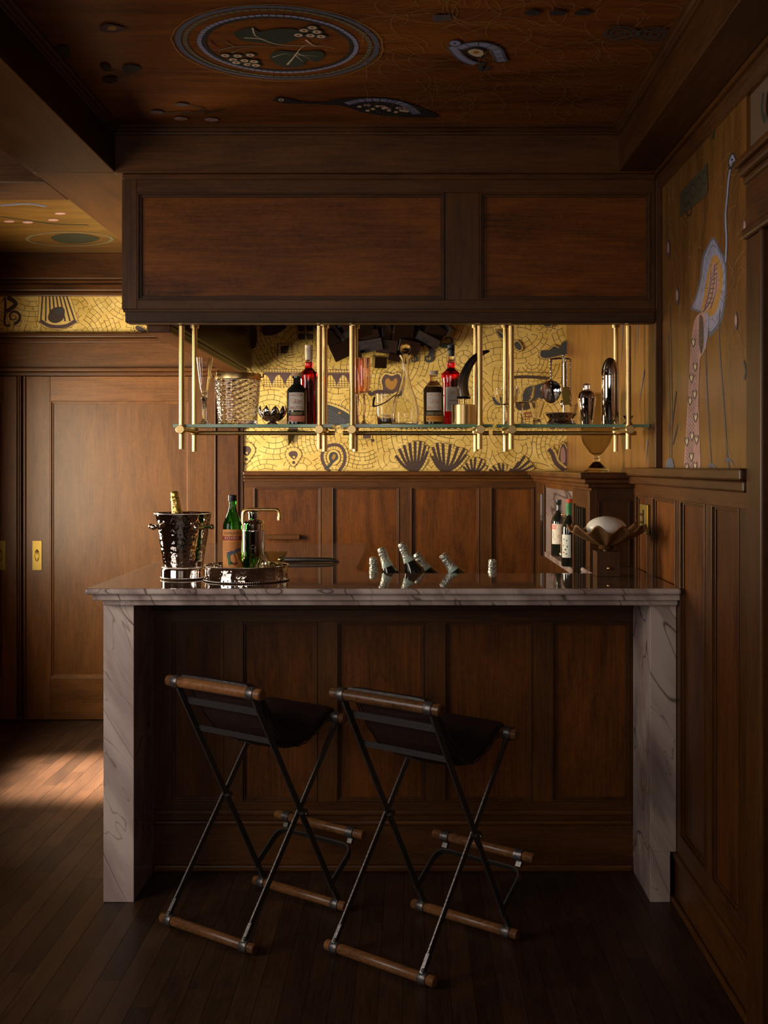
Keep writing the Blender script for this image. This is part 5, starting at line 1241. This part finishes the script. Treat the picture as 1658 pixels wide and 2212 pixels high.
# round tray
ty = 4.205; tx = (532 - CX) * ty / F
t = root('round_tray', 'round hammered silver tray with a beaded gallery', 'tray', (tx, ty, ZT))
MB().lathe([(.0004, .0), (.150, .0), (.154, .003), (.1505, .006), (.1500, .050), (.1525, .054), (.1505, .0565), (.1475, .054), (.1470, .007), (.0004, .005)], n=96).build('tray_body', hammered, t)
k = MB(); k.beads(.1528, .055, 145, .0021); k.beads(.1535, .004, 145, .0021); k.build('beading', silver, t, kind='stuff')
TZ = ZT + .0052
# vermouth
t = root('vermouth_bottle', 'green glass bottle with a black cap and orange label on the tray', 'bottle', ((502 - CX) * 4.20 / F, 4.20, TZ), rz=R(2))
r_ = .0350
MB().lathe([(.0004, 0), (.031, 0), (r_, .004), (r_, .192), (.033, .203), (.0165, .245), (.0130, .262), (.0125, .286), (.0004, .286)], n=44).build('bottle_body', glass_green, t)
MB().lathe([(.0004, .281), (.0150, .281), (.0155, .283), (.0150, .289), (.0155, .292), (.0155, .302), (.0145, .304), (.0004, .304)], n=36).build('screw_cap', black_cap, t)
L = Cyl(r_); L.rect(-.045, .045, .030, .180, 9); L.text('VERMOUTH', .002, .166, .0125, 2, .066); L.rect(-.045, .045, .141, .156, 1); L.text('ROVEIS', .000, .1485, .0135, 0, .052)
for i in range(7): L.rect(-.026, .028, .133 - i * .0046, .1337 - i * .0046, 1)
L.stroke([(-.012, .085), (-.004, .098), (.010, .096), (.022, .108), (.034, .104)], .012, 7); L.stroke([(-.012, .090), (-.008, .072), (-.006, .052)], .008, 8); L.stroke([(-.004, .062), (.010, .055), (.020, .060)], .006, 10); L.stroke([(-.018, .094), (-.010, .10), (-.016, .078)], .0018, 7); L.stroke([(.010, .090), (.016, .070), (.012, .050)], .004, 1)
L.mb.build('label', INKS, t)
# bottle shaped shaker
t = root('tray_shaker', 'bottle shaped silver shaker standing on the tray behind the glasses', 'shaker', ((548 - CX) * 4.26 / F, 4.26, TZ))
MB().lathe([(.0004, 0), (.039, 0), (.040, .004), (.040, .172), (.0004, .1725)], n=48).build('body', silver, t)
MB().lathe([(.0412, .169), (.0412, .175), (.039, .178), (.039, .194), (.033, .207), (.020, .213), (.019, .2165), (.0004, .217)], n=48).build('shoulder', silver, t)
MB().lathe([(.0004, .2172), (.0195, .2172), (.0195, .234), (.0215, .236), (.021, .240), (.012, .245), (.0004, .2465)], n=36).build('cap', silver, t)
k = MB(); k.beads(.0415, .172, 50, .0018); k.build('beading', silver, t, kind='stuff')
cone_glass(538, 4.125, TZ, 'smoky cone shaped glass at the front of the tray', glass_olive, .013, .0500, .099, .017, 'cone glasses on the tray')
cone_glass(595, 4.185, TZ, 'smoky cone shaped glass at the right side of the tray', glass_olive, .013, .0430, .100, .017, 'cone glasses on the tray')
# metal handled tool lying behind
t = root('bar_muddler', 'long tapered dark metal bar tool lying on the worktop behind the tray', 'bar tool', (-.44, 4.98, ZT + .0115))
MB().tube([(-.11, 0, 0), (-.10, 0, 0), (.02, 0, 0), (.10, 0, -.001), (.124, 0, -.006), (.136, 0, -.0095)], [.009, .0115, .0105, .0092, .0055, .0015], 16).build('shaft', iron, t)
MB().ball((-.112, 0, 0), .0112, 14, 10).build('end_knob', silver, t)
# brass tap
fy = 5.25; fx = (525 - CX) * fy / F
t = root('brass_tap', 'polished brass swan tap with a long level spout behind the bottles', 'tap', (fx, fy, ZT))
w_ = (604 - 525) * fy / F; h_ = 1.305 - ZT
MB().tube(fillet([(0, 0, 0), (0, 0, h_), (w_, 0, h_), (w_, 0, h_ - .032)], .026, 7), .0085, 16).build('spout', brass, t)
MB().lathe([(.0004, 0), (.025, 0), (.026, .004), (.016, .010), (.0125, .03), (.0004, .031)], n=28).build('base_collar', brass, t)
MB().tube([(w_, 0, h_ - .0315), (w_, 0, h_ - .036), (w_, 0, h_ - .048)], [.0115, .0115, .0105], 18).build('aerator', brass, t)
# table lamp
ly = 4.375
t = root('table_lamp', 'table lamp with a wavy wooden dish, pale globe and dark box base', 'lamp', ((1309 - CX) * ly / F, ly, ZT))
MB().box(-.0440, .0440, -.045, .045, 0, .093).build('base_box', box_w, t, .002)
MB().lathe([(.0004, .0932), (.012, .0932), (.012, .0975), (.026, .100), (.030, .107), (.022, .115), (.0004, .116)], n=32).build('neck_bowl', box_w, t)
k = MB(); k.ball((.001, -.052, .032), .0085, 16, 10, sz=.75); k.tube([(.001, -.0455, .032), (.001, -.050, .032)], .004, 10); k.build('dimmer_knob', brass, t)
k = MB(); n, m_ = 160, 14; vs = []
for j in range(m_ + 1):
    u = j / m_
    for i in range(n):
        a = 2 * math.pi * i / n; amp = .0135 * u ** .9 * min(1, u * 4); wv = math.cos(a * 10 + .6) + .12 * math.cos(a * 20 + 1.2); r_ = .018 + u * .128 * (1 + .03 * wv * u)
        vs.append((r_ * math.cos(a), r_ * math.sin(a), .112 + .066 * u ** 1.25 + amp * wv))
k.add(vs, [(j * n + i, j * n + (i + 1) % n, (j + 1) * n + (i + 1) % n, (j + 1) * n + i) for j in range(m_) for i in range(n)], 0, True)
o = k.build('wavy_dish', lamp_w, t); md = o.modifiers.new('s', 'SOLIDIFY'); md.thickness = .0035
MB().lathe([(.0004, .132)] + [(.075 * math.sin(math.pi * i / 16) + .0002, .180 - .044 * math.cos(math.pi * i / 16)) for i in range(1, 16)] + [(.0004, .224)], n=48).build('globe', globe_m, t)

# ================================================================ BOTTLES IN THE MARBLE NICHE
nz = 1.0303
def wine(px, D, label, cap, X=.83, h=.30, r_=.0375, cap_len=.07):
    t = root('niche_bottle', label, 'bottle', ((px - CX) * D / F, D, nz), group='bottles in the marble niche')
    MB().lathe([(.0004, 0), (r_ - .003, 0), (r_, .004), (r_, h * .60), (r_ - .004, h * .67), (.018, h * .76), (.0145, h * .82), (.0145, h * .985), (.0004, h * .99)], n=32).build('bottle_body', black_glass, t)
    MB().lathe([(.0149, h - cap_len), (.0155, h - .02), (.0165, h - .018), (.0165, h), (.0004, h)], n=24).build('capsule', cap, t)
    return t
D1 = 6.12
t = wine(1206, D1, 'dark liqueur bottle with a broad cream label, deepest in the niche', black_cap, h=.295, r_=.0395, cap_len=.03); t.rotation_euler = (0, 0, R(-8))
L = Cyl(.0395, R(-10)); L.rect(-.034, .050, .062, .168, 0); L.rect(-.034, -.006, .140, .164, 4); L.text('R', -.024, .152, .016, 5); L.text('E', -.012, .152, .016, 5); L.stroke([(-.030, .130), (-.020, .115), (-.026, .100), (-.014, .085)], .002, 7); L.stroke([(.012 + .008 * math.cos(a), .105 + .010 * math.sin(a)) for a in [.8 + i * .4 for i in range(12)]], .002, 3); L.mb.build('label', INKS, t)
t = wine(1230, 5.72, 'wine bottle with a red capsule in the niche, behind the green capped one', ink_red, h=.31, cap_len=.07)
t = wine(1229, 5.47, 'wine bottle with a green capsule and dotted white label, nearest in the niche', ink_green, h=.298, cap_len=.06)
L = Cyl(.0375, R(-18)); L.rect(-.034, .014, .042, .150, 5)
for x_, z_, mi in ((-.020, .128, 7), (-.006, .122, 8), (-.024, .098, 1), (-.004, .094, 8), (-.022, .066, 1), (-.008, .060, 8), (-.012, .080, 2)): L.stroke([(x_ - .003, z_), (x_ + .003, z_)], .007, mi)
L.mb.build('label', INKS, t)
t = root('tasting_tag', 'gilt twig ornament on a long gold cord among the niche bottles', 'ornament', ((1216 - CX) * 5.90 / F, 5.90, nz))
k = MB(); k.tube(smooth([(-.014, -.01, .002), (-.012, -.01, .08), (.0, -.005, .14), (.008, 0, .19)], 5), .0014, 6); k.build('cord', brass, t)
k = MB(); k.tube(smooth([(-.010, 0, .225), (.004, -.004, .212), (.022, -.002, .205), (.036, 0, .206)], 4), .0035, 8); k.tube([(.004, 0, .19), (.006, 0, .212)], .003, 8); k.ball((-.004, 0, .226), .007, 10, 8); k.tube([(.0, 0, .218), (-.006, 0, .236)], .0022, 6); k.build('twig', brass, t)
t = root('small_box', 'flat pale silver box lying between the niche bottles', 'box', ((1221 - CX) * 5.85 / F, 5.85, nz))
MB().box(-.024, .020, -.07, .05, 0, .022).build('box_body', iron, t, .002); MB().box(-.025, .021, -.071, .051, .0222, .030).build('box_lid', cream, t, .001)
